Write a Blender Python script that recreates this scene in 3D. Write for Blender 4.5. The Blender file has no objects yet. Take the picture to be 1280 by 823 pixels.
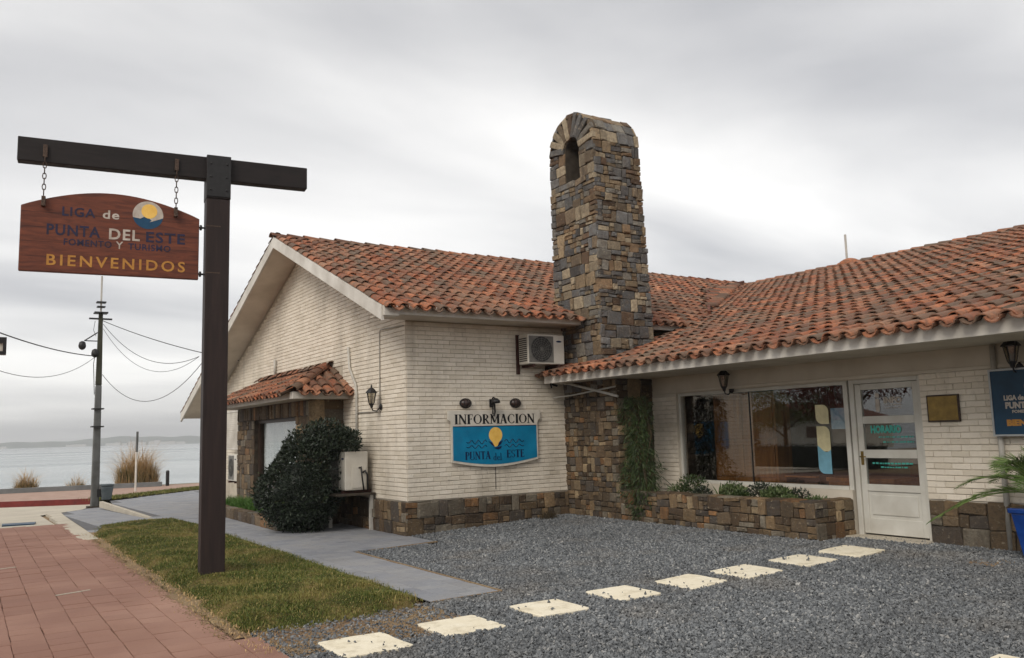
import bpy, math, random
import numpy as np
from mathutils import Matrix, Vector

random.seed(11)
rng = np.random.default_rng(11)
D = bpy.data
SC = bpy.context.scene
COL = SC.collection
R = math.radians

# ------------------------------------------------------------------ camera
# World axes: X runs along the sign wall (right and away), Y along the street gable (left and away); origin at the white corner.
CAM_LOC = np.array([-6.05, -12.65, 1.6])
CAM_R = np.array([0.84245117, -0.53811998, -0.02651253])
CAM_U = np.array([-0.04359396, -0.11713082, 0.99215923])
CAM_B = np.array([-0.53700614, -0.83468992, -0.12213577])
FPX = 1060.0
cam = D.cameras.new('camera')
cam.sensor_width = 36.0
cam.lens = 36.0 * FPX / 1280.0
cam.clip_start = 0.05
cam.clip_end = 20000
camo = D.objects.new('camera', cam)
COL.objects.link(camo)
m4 = Matrix.Identity(4)
for i in range(3):
    m4[i][0], m4[i][1], m4[i][2], m4[i][3] = CAM_R[i], CAM_U[i], CAM_B[i], CAM_LOC[i]
camo.matrix_world = m4
SC.camera = camo

# ------------------------------------------------------------------ sky and sun (overcast day)
SUN_DIR = Vector((-0.72, -0.42, 0.72)).normalized()      # towards the sun
W = D.worlds.new('World')
SC.world = W
W.use_nodes = True
wn = W.node_tree
for n in list(wn.nodes):
    wn.nodes.remove(n)
def wnode(t, **kw):
    n = wn.nodes.new(t)
    for k, v in kw.items():
        setattr(n, k, v)
    return n
wl = wn.links.new
sky = wnode('ShaderNodeTexSky')
sky.sky_type = 'NISHITA'
sky.sun_disc = False
sky.sun_elevation = math.asin(SUN_DIR.z)
sky.sun_rotation = math.atan2(SUN_DIR.x, SUN_DIR.y)
tc = wnode('ShaderNodeTexCoord')
sep = wnode('ShaderNodeSeparateXYZ'); wl(tc.outputs['Generated'], sep.inputs[0])
zc = wnode('ShaderNodeMath', operation='MAXIMUM'); wl(sep.outputs[2], zc.inputs[0]); zc.inputs[1].default_value = 0.0
za = wnode('ShaderNodeMath', operation='ADD'); wl(zc.outputs[0], za.inputs[0]); za.inputs[1].default_value = 0.16
dx = wnode('ShaderNodeMath', operation='DIVIDE'); wl(sep.outputs[0], dx.inputs[0]); wl(za.outputs[0], dx.inputs[1])
dy = wnode('ShaderNodeMath', operation='DIVIDE'); wl(sep.outputs[1], dy.inputs[0]); wl(za.outputs[0], dy.inputs[1])
cb = wnode('ShaderNodeCombineXYZ'); wl(dx.outputs[0], cb.inputs[0]); wl(dy.outputs[0], cb.inputs[1])
mp = wnode('ShaderNodeMapping'); wl(cb.outputs[0], mp.inputs[0])
mp.inputs['Rotation'].default_value = (0, 0, R(-27))
mp.inputs['Scale'].default_value = (0.50, 0.98, 1.0)
mp.inputs['Location'].default_value = (3.1, 1.7, 0)
n1 = wnode('ShaderNodeTexNoise'); wl(mp.outputs[0], n1.inputs['Vector'])
n1.inputs['Scale'].default_value = 1.05; n1.inputs['Detail'].default_value = 7; n1.inputs['Roughness'].default_value = 0.46
n1.inputs['Distortion'].default_value = 0.35
rp = wnode('ShaderNodeValToRGB'); wl(n1.outputs['Fac'], rp.inputs[0])
rp.color_ramp.elements[0].position = 0.32; rp.color_ramp.elements[0].color = (0.50, 0.50, 0.515, 1)
rp.color_ramp.elements[1].position = 0.64; rp.color_ramp.elements[1].color = (1.0, 0.985, 0.96, 1)
# thinner cloud low over the sea is a little brighter than the deck overhead
el = wnode('ShaderNodeMapRange'); wl(sep.outputs[2], el.inputs[0])
el.inputs[1].default_value = 0.0; el.inputs[2].default_value = 0.62; el.inputs[3].default_value = 8.6; el.inputs[4].default_value = 7.4
el.interpolation_type = 'SMOOTHSTEP'
sc = wnode('ShaderNodeVectorMath', operation='SCALE'); wl(rp.outputs[0], sc.inputs[0]); wl(el.outputs[0], sc.inputs['Scale'])
mixs = wnode('ShaderNodeMix', data_type='RGBA'); mixs.inputs[0].default_value = 0.93
wl(sky.outputs[0], mixs.inputs[6]); wl(sc.outputs[0], mixs.inputs[7])
bg = wnode('ShaderNodeBackground'); bg.inputs[1].default_value = 0.1
wl(mixs.outputs[2], bg.inputs[0])
wo = wnode('ShaderNodeOutputWorld'); wl(bg.outputs[0], wo.inputs[0])

sun = D.lights.new('sun', 'SUN')
sun.energy = 1.5
sun.angle = R(28)
sun.color = (1.0, 0.93, 0.83)
suno = D.objects.new('sun', sun)
COL.objects.link(suno)
suno.rotation_euler = (-SUN_DIR).to_track_quat('-Z', 'Y').to_euler()
suno.location = (-30, -20, 40)

SC.view_settings.view_transform = 'Standard'
SC.view_settings.look = 'None'
SC.view_settings.exposure = 0.55
SC.view_settings.gamma = 1.0
SC.view_settings.use_curve_mapping = False
SC.cycles.max_bounces = 7
SC.cycles.transparent_max_bounces = 12
SC.cycles.volume_bounces = 0
SC.cycles.caustics_reflective = False
SC.cycles.caustics_refractive = False
SC.cycles.use_denoising = True

# ------------------------------------------------------------------ helpers
def lin(r, g, b):
    def f(c):
        c /= 255.0
        return c / 12.92 if c <= 0.04045 else ((c + 0.055) / 1.055) ** 2.4
    return (f(r), f(g), f(b), 1.0)

class Mat:
    """small wrapper for node building"""
    def __init__(s, name, rough=0.7, spec=0.3, metal=0.0):
        s.m = D.materials.new(name); s.m.use_nodes = True
        s.t = s.m.node_tree
        s.b = s.t.nodes['Principled BSDF']
        s.b.inputs['Roughness'].default_value = rough
        s.b.inputs['Specular IOR Level'].default_value = spec
        s.b.inputs['Metallic'].default_value = metal
        s._pos = None; s._rnd = None
    def n(s, t, **kw):
        x = s.t.nodes.new(t)
        for k, v in kw.items(): setattr(x, k, v)
        return x
    def l(s, a, b): s.t.links.new(a, b)
    def pos(s):
        if s._pos is None: s._pos = s.n('ShaderNodeNewGeometry').outputs['Position']
        return s._pos
    def rnd(s):
        if s._rnd is None:
            a = s.n('ShaderNodeAttribute'); a.attribute_name = 'rnd'
            o = s.n('ShaderNodeObjectInfo')
            ad = s.n('ShaderNodeMath', operation='ADD'); s.l(a.outputs['Fac'], ad.inputs[0]); s.l(o.outputs['Random'], ad.inputs[1])
            fr = s.n('ShaderNodeMath', operation='FRACT'); s.l(ad.outputs[0], fr.inputs[0])
            s._rnd = fr.outputs[0]
        return s._rnd
    def rnd2(s, k):
        w = s.n('ShaderNodeTexWhiteNoise', noise_dimensions='1D')
        a = s.n('ShaderNodeMath', operation='MULTIPLY_ADD'); s.l(s.rnd(), a.inputs[0]); a.inputs[1].default_value = 37.3; a.inputs[2].default_value = k
        s.l(a.outputs[0], w.inputs['W']); return w.outputs['Value']
    def noise(s, scale, detail=4, rough=0.55, stretch=None, off=(0, 0, 0), dist=0):
        v = s.pos()
        mpn = s.n('ShaderNodeMapping'); s.l(v, mpn.inputs[0])
        mpn.inputs['Scale'].default_value = stretch or (1, 1, 1); mpn.inputs['Location'].default_value = off
        t = s.n('ShaderNodeTexNoise'); s.l(mpn.outputs[0], t.inputs['Vector'])
        t.inputs['Scale'].default_value = scale; t.inputs['Detail'].default_value = detail
        t.inputs['Roughness'].default_value = rough; t.inputs['Distortion'].default_value = dist
        return t.outputs['Fac']
    def voro(s, scale, feature='F1', out='Distance'):
        t = s.n('ShaderNodeTexVoronoi'); t.feature = feature
        s.l(s.pos(), t.inputs['Vector']); t.inputs['Scale'].default_value = scale
        return t.outputs[out]
    def ramp(s, fac, stops, interp='LINEAR'):
        r = s.n('ShaderNodeValToRGB'); r.color_ramp.interpolation = interp
        e = r.color_ramp.elements
        while len(e) < len(stops): e.new(0.5)
        for q, (p, c) in zip(e, stops):
            q.position = p; q.color = c if len(c) == 4 else (*c, 1)
        s.l(fac, r.inputs[0]); return r.outputs[0]
    def mr(s, fac, a, b, c=0.0, d=1.0):
        r = s.n('ShaderNodeMapRange'); s.l(fac, r.inputs[0])
        for i, v in enumerate((a, b, c, d)): r.inputs[i + 1].default_value = v
        return r.outputs[0]
    def mix(s, fac, a, b, blend='MIX'):
        x = s.n('ShaderNodeMix', data_type='RGBA', blend_type=blend)
        for sock, v in ((0, fac), (6, a), (7, b)):
            if isinstance(v, (int, float)): x.inputs[sock].default_value = v
            elif isinstance(v, tuple): x.inputs[sock].default_value = v if len(v) == 4 else (*v, 1)
            else: s.l(v, x.inputs[sock])
        return x.outputs[2]
    def mul(s, a, b):
        x = s.n('ShaderNodeMath', operation='MULTIPLY')
        for i, v in enumerate((a, b)):
            if isinstance(v, (int, float)): x.inputs[i].default_value = v
            else: s.l(v, x.inputs[i])
        return x.outputs[0]
    def col(s, c):
        if isinstance(c, tuple): s.b.inputs['Base Color'].default_value = c
        else: s.l(c, s.b.inputs['Base Color'])
        return s
    def bump(s, h, strength=0.4, dist=0.01):
        b = s.n('ShaderNodeBump'); b.inputs['Strength'].default_value = strength; b.inputs['Distance'].default_value = dist
        s.l(h, b.inputs['Height']); s.l(b.outputs[0], s.b.inputs['Normal']); return s
    def grey(s, v):   # scalar -> multiply-friendly grey
        c = s.n('ShaderNodeCombineColor')
        for i in range(3): s.l(v, c.inputs[i])
        return c.outputs[0]

def plain(name, c1, c2=None, scale=6, rough=0.6, spec=0.3, bump=0.15, bscale=60, metal=0.0, stretch=None):
    m = Mat(name, rough, spec, metal)
    if c2 is None: c2 = tuple(x * 0.78 for x in c1[:3]) + (1,)
    m.col(m.mix(m.mr(m.noise(scale, 5, stretch=stretch), 0.3, 0.7), c2, c1))
    if bump: m.bump(m.noise(bscale, 3, stretch=stretch), bump, 0.004)
    return m.m

def np_mesh(name, V, F, rnd=None, smooth=False):
    V = np.asarray(V, dtype=np.float32); F = np.asarray(F, dtype=np.int32)
    me = D.meshes.new(name)
    nf, k = F.shape
    me.vertices.add(len(V)); me.vertices.foreach_set('co', V.ravel())
    me.loops.add(nf * k); me.loops.foreach_set('vertex_index', F.ravel())
    me.polygons.add(nf)
    me.polygons.foreach_set('loop_start', np.arange(nf, dtype=np.int32) * k)
    if not smooth:
        sa = me.attributes.new('sharp_face', 'BOOLEAN', 'FACE'); sa.data.foreach_set('value', np.ones(nf, dtype=bool))
    if rnd is not None:
        a = me.attributes.new('rnd', 'FLOAT', 'FACE'); a.data.foreach_set('value', np.asarray(rnd, dtype=np.float32))
    me.update(calc_edges=True); me.validate()
    return me

def link(name, me, mat=None, parent=None, kind=None):
    o = D.objects.new(name, me); COL.objects.link(o)
    if mat is not None and not me.materials: me.materials.append(mat)
    if parent is not None: o.parent = parent
    if kind: o['kind'] = kind
    return o

class MB:
    def __init__(s): s.V = []; s.F = []
    def add(s, vs, fs):
        k = len(s.V); s.V += [tuple(map(float, v)) for v in vs]; s.F += [tuple(i + k for i in f) for f in fs]; return s
    def box(s, x0, x1, y0, y1, z0, z1):
        x0, x1 = min(x0, x1), max(x0, x1); y0, y1 = min(y0, y1), max(y0, y1); z0, z1 = min(z0, z1), max(z0, z1)
        return s.add([(x0,y0,z0),(x1,y0,z0),(x1,y1,z0),(x0,y1,z0),(x0,y0,z1),(x1,y0,z1),(x1,y1,z1),(x0,y1,z1)],
                     [(0,3,2,1),(4,5,6,7),(0,1,5,4),(1,2,6,5),(2,3,7,6),(3,0,4,7)])
    def prism(s, pts, o, a, b, d):
        """polygon pts in frame o + p*a + q*b, extruded by vector d"""
        o, a, b, d = map(np.array, (o, a, b, d)); n = len(pts)
        v = [o + p * a + q * b for p, q in pts] + [o + p * a + q * b + d for p, q in pts]
        f = [tuple(range(n)), tuple(range(2 * n - 1, n - 1, -1))] + [(i, i + n, (i + 1) % n + n, (i + 1) % n) for i in range(n)]
        return s.add(v, f)
    def hexa(s, p):   # 8 points: bottom 4, top 4
        return s.add(p, [(0,3,2,1),(4,5,6,7),(0,1,5,4),(1,2,6,5),(2,3,7,6),(3,0,4,7)])
    def bar(s, a, b, w, h, up=(0, 0, 1)):
        a, b, up = np.array(a, float), np.array(b, float), np.array(up, float)
        t = (b - a) / np.linalg.norm(b - a); sd = np.cross(t, up)
        if np.linalg.norm(sd) < 1e-6: sd = np.array([1., 0, 0])
        sd /= np.linalg.norm(sd); u2 = np.cross(sd, t)
        q = lambda p, i, j: p + sd * w / 2 * i + u2 * h / 2 * j
        return s.hexa([q(a,-1,-1), q(a,1,-1), q(b,1,-1), q(b,-1,-1), q(a,-1,1), q(a,1,1), q(b,1,1), q(b,-1,1)])
    def tube(s, pts, r, n=8, cap=True):
        pts = [np.array(p, float) for p in pts]; rs = r if hasattr(r, '__len__') else [r] * len(pts)
        k = len(s.V); prev = None
        for i, p in enumerate(pts):
            t = pts[min(i + 1, len(pts) - 1)] - pts[max(i - 1, 0)]; t /= max(np.linalg.norm(t), 1e-9)
            if prev is None:
                a = np.cross(t, (0, 0, 1.0))
                if np.linalg.norm(a) < 1e-3: a = np.array([1.0, 0, 0])
            else: a = prev - t * (prev @ t)
            a /= np.linalg.norm(a); prev = a; b = np.cross(t, a)
            for j in range(n):
                an = 2 * math.pi * j / n; s.V.append(tuple(p + rs[i] * (a * math.cos(an) + b * math.sin(an))))
        for i in range(len(pts) - 1):
            for j in range(n):
                j2 = (j + 1) % n; s.F.append((k + i*n + j, k + i*n + j2, k + (i+1)*n + j2, k + (i+1)*n + j))
        if cap:
            s.F.append(tuple(k + j for j in range(n - 1, -1, -1))); e = k + (len(pts) - 1) * n; s.F.append(tuple(e + j for j in range(n)))
        return s
    def lathe(s, prof, c=(0, 0, 0), n=16, M=None):
        k = len(s.V); c = np.array(c, float)
        for r, z in prof:
            for j in range(n):
                a = 2 * math.pi * (j + .5) / n; p = np.array([r * math.cos(a), r * math.sin(a), z])
                if M is not None: p = M @ p
                s.V.append(tuple(c + p))
        for i in range(len(prof) - 1):
            for j in range(n):
                j2 = (j + 1) % n; s.F.append((k + i*n + j, k + i*n + j2, k + (i+1)*n + j2, k + (i+1)*n + j))
        s.F.append(tuple(k + j for j in range(n - 1, -1, -1))); e = k + (len(prof) - 1) * n; s.F.append(tuple(e + j for j in range(n)))
        return s
    def obj(s, name, mat, parent=None, smooth=False, bevel=0, kind=None):
        me = D.meshes.new(name); me.from_pydata(s.V, [], s.F); me.update()
        if smooth:
            for p in me.polygons: p.use_smooth = True
        o = link(name, me, mat, parent, kind)
        if bevel:
            b = o.modifiers.new('bevel', 'BEVEL'); b.width = bevel; b.segments = 2; b.limit_method = 'ANGLE'; b.angle_limit = R(40)
        return o

def tag(o, label, cat, group=None):
    o['label'] = label; o['category'] = cat
    if group: o['group'] = group
    return o
def thing(name, label, cat, loc=(0, 0, 0), rz=0, group=None):
    o = D.objects.new(name, None); COL.objects.link(o); o.empty_display_size = 0.2
    o.location = loc; o.rotation_euler = (0, 0, rz)
    return tag(o, label, cat, group)

# projected size of a piece, for choosing the ones that show largest
def screen_area(c, n, area):
    d = np.asarray(c) - CAM_LOC; z = -(d @ CAM_B)
    if z < 0.3: return 0
    x = 640 + FPX * (d @ CAM_R) / z; y = 411.5 - FPX * (d @ CAM_U) / z
    if x < 5 or x > 1275 or y < 5 or y > 818: return 0
    f = -(np.asarray(n) @ d) / np.linalg.norm(d)
    if f < 0.02: return 0
    return area * f * (FPX / z) ** 2

class Pieces:
    """many like pieces (bricks, tiles, stones): the ones that show largest become objects, the rest one joined part"""
    def __init__(s, variants, mat, name, stuff_name, weight=None):
        s.var = variants; s.mat = mat; s.name = name; s.stuff = stuff_name; s.items = []; s.cache = {}
    def put(s, k, M, parent, n, area, boost=1.0):
        s.items.append((k, M, parent, screen_area(M[:3, 3], n, area) * boost))
    def emit(s, limit, owner, min_px=60):
        order = sorted(range(len(s.items)), key=lambda i: -s.items[i][3])
        chosen = set(i for i in order[:limit] if s.items[i][3] > min_px)
        VV, FF, RR = {}, {}, {}
        off = {}
        for i, (k, M, par, sc_) in enumerate(s.items):
            V, F = s.var[k]
            if i in chosen:
                if k not in s.cache:
                    me = D.meshes.new(s.name); me.from_pydata([tuple(v) for v in V.tolist()], [], [tuple(f) for f in F]); me.update()
                    me.materials.append(s.mat); s.cache[k] = me
                o = D.objects.new(s.name, s.cache[k]); COL.objects.link(o); o.parent = par
                o.matrix_basis = Matrix(M.tolist())
            else:
                q = len(F[0]); P = V @ M[:3, :3].T + M[:3, 3]
                VV.setdefault(q, []).append(P)
                FF.setdefault(q, []).append(np.asarray(F) + off.get(q, 0)); off[q] = off.get(q, 0) + len(P)
                RR.setdefault(q, []).append(np.full(len(F), random.random()))
        for q in VV:
            me = np_mesh(s.stuff, np.concatenate(VV[q]), np.concatenate(FF[q]), np.concatenate(RR[q]))
            link(s.stuff, me, s.mat, owner, 'stuff')

def frame4(o, x, y, z, sx=1, sy=1, sz=1):
    M = np.eye(4); M[:3, 0] = np.array(x) * sx; M[:3, 1] = np.array(y) * sy; M[:3, 2] = np.array(z) * sz; M[:3, 3] = o; return M

# ------------------------------------------------------------------ materials
def brick_material():
    m = Mat('white_painted_brick', 0.62, 0.25)
    base = m.ramp(m.rnd(), [(0, lin(216,206,190)), (0.5, lin(224,215,200)), (1, lin(209,199,182))])
    d = m.mr(m.noise(1.1, 6, 0.62, stretch=(1, 1, 0.45)), 0.50, 0.78)
    c = m.mix(m.mul(d, 0.50), base, lin(130,120,104))
    rs = m.mr(m.noise(3.2, 5, 0.6, stretch=(1, 1, 0.12), off=(6, 6, 1)), 0.56, 0.74)
    c = m.mix(m.mul(rs, 0.34), c, lin(116,107,94))
    g = m.mr(m.noise(14, 5, 0.7, off=(3, 1, 7)), 0.55, 0.80)
    c = m.mix(m.mul(g, 0.35), c, lin(120,108,94))
    m.col(c); m.bump(m.noise(70, 4), 0.35, 0.004)
    return m.m
M_BRICK = brick_material()
M_MORTAR = plain('painted_mortar', lin(194,183,166), lin(156,146,130), 3, 0.85)
M_PLASTER = plain('white_plaster', lin(210,202,188), lin(186,177,162), 1.6, 0.75, bump=0.2, bscale=40)
M_FASCIA = plain('white_painted_timber', lin(214,210,202), lin(180,174,164), 2.2, 0.5, bump=0.1, bscale=30)
def stone_material(name, pal, moss=0.25):
    m = Mat(name, 0.82, 0.25)
    base = m.ramp(m.rnd(), pal, 'CONSTANT')
    v = m.rnd2(3.1)
    base = m.mix(1.0, base, m.ramp(v, [(0, (0.55,)*3), (1, (1.30,)*3)]), 'MULTIPLY')
    c = m.mix(m.mr(m.noise(9, 6, 0.65), 0.35, 0.7, 0, 0.55), base, lin(92,76,60))
    c = m.mix(m.mr(m.noise(26, 5, 0.6, off=(5, 2, 1)), 0.45, 0.75, 0, 0.5), c, lin(62,60,60))
    c = m.mix(m.mr(m.noise(1.3, 5, 0.65, off=(2, 9, 4)), 0.48, 0.70, 0, moss), c, lin(52,47,41))
    c = m.mix(m.mr(m.noise(2.2, 5, 0.7, stretch=(1.6, 1.6, .3), off=(4, 1, 2)), 0.54, 0.72, 0, .5), c, lin(48,46,44))
    c = m.mix(m.mr(m.noise(17, 5, 0.7, off=(9, 4, 4)), 0.58, 0.72, 0, .5), c, lin(190,176,150))
    m.col(c); m.bump(m.noise(30, 6, 0.7), 1.0, 0.02)
    return m.m
PAL_A = [(0, lin(112,113,113)), (0.22, lin(158,138,110)), (0.36, lin(128,112,92)), (0.48, lin(96,96,97)), (0.60, lin(176,161,136)), (0.71, lin(140,115,88)), (0.80, lin(138,134,125)), (0.93, lin(104,82,64))]
PAL_B = [(0, lin(108,92,72)), (0.20, lin(134,112,84)), (0.36, lin(86,80,74)), (0.52, lin(146,108,72)), (0.58, lin(100,82,62)), (0.72, lin(126,118,104)), (0.84, lin(80,66,52)), (0.92, lin(160,140,110))]
M_STONE = stone_material('fieldstone', PAL_A)
M_STONE_LOW = stone_material('fieldstone_low', PAL_B, 0.45)
M_JOINT = plain('dark_stone_mortar', lin(80,72,62), lin(52,46,40), 8, 0.95, bump=0.5, bscale=50)
def tile_material():
    m = Mat('clay_roof_tile', 0.78, 0.25)
    base = m.ramp(m.rnd(), [(0, lin(160,97,67)), (0.20, lin(138,82,58)), (0.40, lin(170,108,76)), (0.54, lin(112,76,60)), (0.68, lin(152,100,74)), (0.80, lin(104,84,70)), (0.93, lin(178,124,94))], 'CONSTANT')
    f = m.mr(m.noise(0.55, 4, 0.6), 0.42, 0.66)
    k = m.mr(m.noise(11, 6, 0.7, off=(1, 5, 2)), 0.42, 0.66)
    dark = m.mix(f, lin(90,64,52), lin(98,86,74))
    c = m.mix(m.mul(k, 0.85), base, dark)
    lich = m.mr(m.noise(1.0, 5, 0.65, off=(3, 3, 9)), 0.44, 0.62)
    c = m.mix(m.mul(lich, 0.55), c, lin(116,100,84))
    k2 = m.mr(m.noise(30, 4, 0.6, off=(8, 1, 3)), 0.56, 0.74)
    c = m.mix(m.mul(k2, 0.6), c, lin(58,48,42))
    k3 = m.mr(m.rnd2(9.0), 0.70, 0.95)
    c = m.mix(m.mul(k3, 0.55), c, lin(96,84,72))
    m.col(c); m.bump(m.noise(60, 5, 0.65), 0.5, 0.006)
    return m.m
M_TILE = tile_material()
M_DECK = plain('roof_underlay', lin(120,70,52), lin(70,48,40), 5, 0.9)

def wood_material(name, c1, c2, axis=0, rough=0.6, scale=3):
    m = Mat(name, rough, 0.3)
    st = [(0.12, 1, 1), (1, 0.12, 1), (1, 1, 0.08)][axis]
    g = m.noise(scale * 6, 6, 0.6, stretch=st, dist=0.6)
    m.col(m.mix(m.mr(g, 0.3, 0.7), c2, c1)); m.bump(g, 0.3, 0.004)
    return m.m
M_POST = wood_material('dark_stained_timber', lin(48,36,33), lin(30,22,21), 2, 0.6)
M_BEAM = wood_material('dark_stained_beam', lin(35,28,27), lin(21,17,17), 0, 0.6)
M_BLACKMETAL = plain('black_iron', lin(34,33,34), lin(22,21,22), 20, 0.5, 0.4, 0.1)
M_BOARD = wood_material('varnished_sign_wood', lin(118,64,44), lin(78,42,32), 0, 0.5, 4)
M_DARKBLUE = plain('navy_paint', lin(36,40,70), lin(44,36,50), 14, 0.6, bump=0)
M_OFFWHITE = plain('offwhite_paint', lin(196,188,178), lin(160,148,136), 14, 0.6, bump=0)
M_GOLD = plain('ochre_paint', lin(188,138,66), lin(160,108,50), 14, 0.6, bump=0)
M_LOGOBLUE = plain('logo_blue', lin(26,72,104), None, 12, 0.5, bump=0)
M_SUN = plain('logo_sun', lin(238,196,104), lin(226,178,84), 12, 0.5, bump=0)
M_RUST = plain('rusty_chain', lin(96,78,66), lin(52,42,38), 60, 0.6, 0.4, 0.3, 90, metal=0.5)
M_SIGNWHITE = plain('sign_white_enamel', lin(214,208,196), lin(186,178,166), 6, 0.4)
M_SIGNBLUE = plain('sign_turquoise', lin(18,128,168), lin(16,108,146), 4, 0.35)
M_BLACKPAINT = plain('black_paint', lin(22,22,26), None, 12, 0.5, bump=0)
M_SIGNNAVY = plain('sign_navy_letters', lin(14,34,74), None, 12, 0.5, bump=0)
M_ACWHITE = plain('air_conditioner_white', lin(208,204,194), lin(186,180,168), 3, 0.45, 0.4, 0.05)
M_ACGREY = plain('air_conditioner_grille', lin(120,118,112), lin(90,88,84), 10, 0.5)
M_ACDARK = plain('air_conditioner_shadow_gap', lin(60,60,60), lin(40,40,40), 10, 0.6)
M_PVC = plain('pvc_pipe', lin(190,186,178), lin(160,156,148), 5, 0.45)
M_RUSTBRACKET = plain('rusty_bracket', lin(74,44,36), lin(50,32,28), 20, 0.7)
M_BRASS = plain('brass_plaque', lin(140,116,62), lin(104,86,48), 10, 0.38, 0.5, 0.2, 80, metal=0.7)
M_DOORWHITE = plain('door_white_paint', lin(206,204,196), lin(184,180,170), 3, 0.42)
M_TURQ = plain('turquoise_letters', lin(76,172,158), None, 9, 0.5, bump=0)
M_STICKCREAM = plain('sticker_cream', lin(216,206,164), None, 9, 0.5, bump=0)
M_STICKBLUE = plain('sticker_blue', lin(120,172,192), None, 9, 0.5, bump=0)
M_PAPER = plain('printed_notice', lin(176,196,208), lin(120,160,186), 14, 0.6, bump=0)
M_SIGNDEEP = plain('deep_teal_board', lin(24,62,88), lin(18,50,72), 4, 0.45)
M_ALU = plain('aluminium_frame', lin(168,170,170), None, 10, 0.4, 0.5, 0.05, metal=0.3)
M_POT = plain('glazed_blue_pot', lin(24,66,140), lin(18,48,108), 6, 0.25, 0.5, 0.05)
M_INTWOOD = wood_material('interior_oak', lin(170,112,58), lin(128,80,40), 2, 0.45, 2)
M_INTWALL = plain('interior_wall', lin(120,96,80), lin(96,74,62), 2, 0.8)
M_INTRED = plain('interior_red_fabric', lin(112,34,28), lin(80,24,20), 5, 0.8)
M_INTDARK = plain('interior_dark', lin(46,40,38), None, 5, 0.7)
M_CURTAIN = plain('white_blind', lin(214,218,216), lin(190,198,200), 3, 0.8)
M_DARKFRAME = wood_material('dark_window_timber', lin(66,50,40), lin(44,34,28), 2, 0.5)
def glass_material(name, refl, tint=(0.92, 0.95, 0.95, 1)):
    m = Mat(name)
    t = m.t; t.nodes.remove(m.b)
    tr = m.n('ShaderNodeBsdfTransparent'); tr.inputs[0].default_value = tint
    gl = m.n('ShaderNodeBsdfGlossy'); gl.inputs['Roughness'].default_value = 0.015
    fr = m.n('ShaderNodeLayerWeight'); fr.inputs['Blend'].default_value = 0.5
    pw = m.n('ShaderNodeMath', operation='POWER'); m.l(fr.outputs['Facing'], pw.inputs[0]); pw.inputs[1].default_value = 4.5
    ad = m.n('ShaderNodeMath', operation='MULTIPLY_ADD'); m.l(pw.outputs[0], ad.inputs[0]); ad.inputs[1].default_value = 0.9; ad.inputs[2].default_value = refl
    ad.use_clamp = True
    mx = m.n('ShaderNodeMixShader'); m.l(ad.outputs[0], mx.inputs[0]); m.l(tr.outputs[0], mx.inputs[1]); m.l(gl.outputs[0], mx.inputs[2])
    m.l(mx.outputs[0], t.nodes['Material Output'].inputs[0])
    return m.m
M_GLASS = glass_material('window_glass', 0.12, (0.95, 0.97, 0.97, 1))
M_GLASS_BAY = glass_material('bay_window_glass', 0.08, (0.97, 0.98, 0.98, 1))
M_LAMPGLASS = glass_material('lantern_glass', 0.08, (0.7, 0.68, 0.62, 1))

def leaf_material(name, c1, c2, c3, rough=0.5):
    m = Mat(name, rough, 0.35)
    c = m.ramp(m.rnd(), [(0, c1), (0.5, c2), (1, c3)])
    c = m.mix(m.mr(m.noise(4, 3), 0.35, 0.7, 0, 0.45), c, tuple(x * 0.6 for x in c2[:3]) + (1,))
    m.col(c)
    m.b.inputs['Subsurface Weight'].default_value = 0.0
    return m.m
M_SHRUB = leaf_material('dark_evergreen_leaf', lin(28,37,28), lin(37,47,35), lin(54,64,48), 0.45)
M_VINE = leaf_material('climber_leaf', lin(36,50,24), lin(48,66,30), lin(72,84,44))
M_PLANT = leaf_material('planter_leaf', lin(52,70,36), lin(76,92,52), lin(112,122,84))
M_SPIKE = leaf_material('aloe_leaf', lin(50,62,50), lin(70,82,66), lin(96,104,84))
M_PALM = leaf_material('palm_leaflet', lin(70,96,44), lin(92,116,58), lin(122,138,80))
M_GRASS = leaf_material('lawn_blade', lin(78,88,34), lin(98,102,42), lin(130,120,62), 0.6)
M_GRASS2 = leaf_material('green_tuft_blade', lin(50,86,30), lin(70,106,38), lin(96,124,54), 0.6)
M_DRY = leaf_material('dry_grass_blade', lin(176,144,100), lin(192,162,116), lin(146,120,82), 0.7)
M_STEM = plain('plant_stem', lin(82,70,50), lin(58,50,38), 20, 0.8)
M_TRUNK = plain('tree_bark', lin(84,70,58), lin(52,44,38), 8, 0.9, bump=0.7, bscale=20)
M_REDLEAF = leaf_material('reddish_leaf', lin(90,34,30), lin(120,48,38), lin(70,44,32))
M_TREELEAF = leaf_material('tree_leaf', lin(56,72,34), lin(74,90,42), lin(96,104,56))
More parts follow.
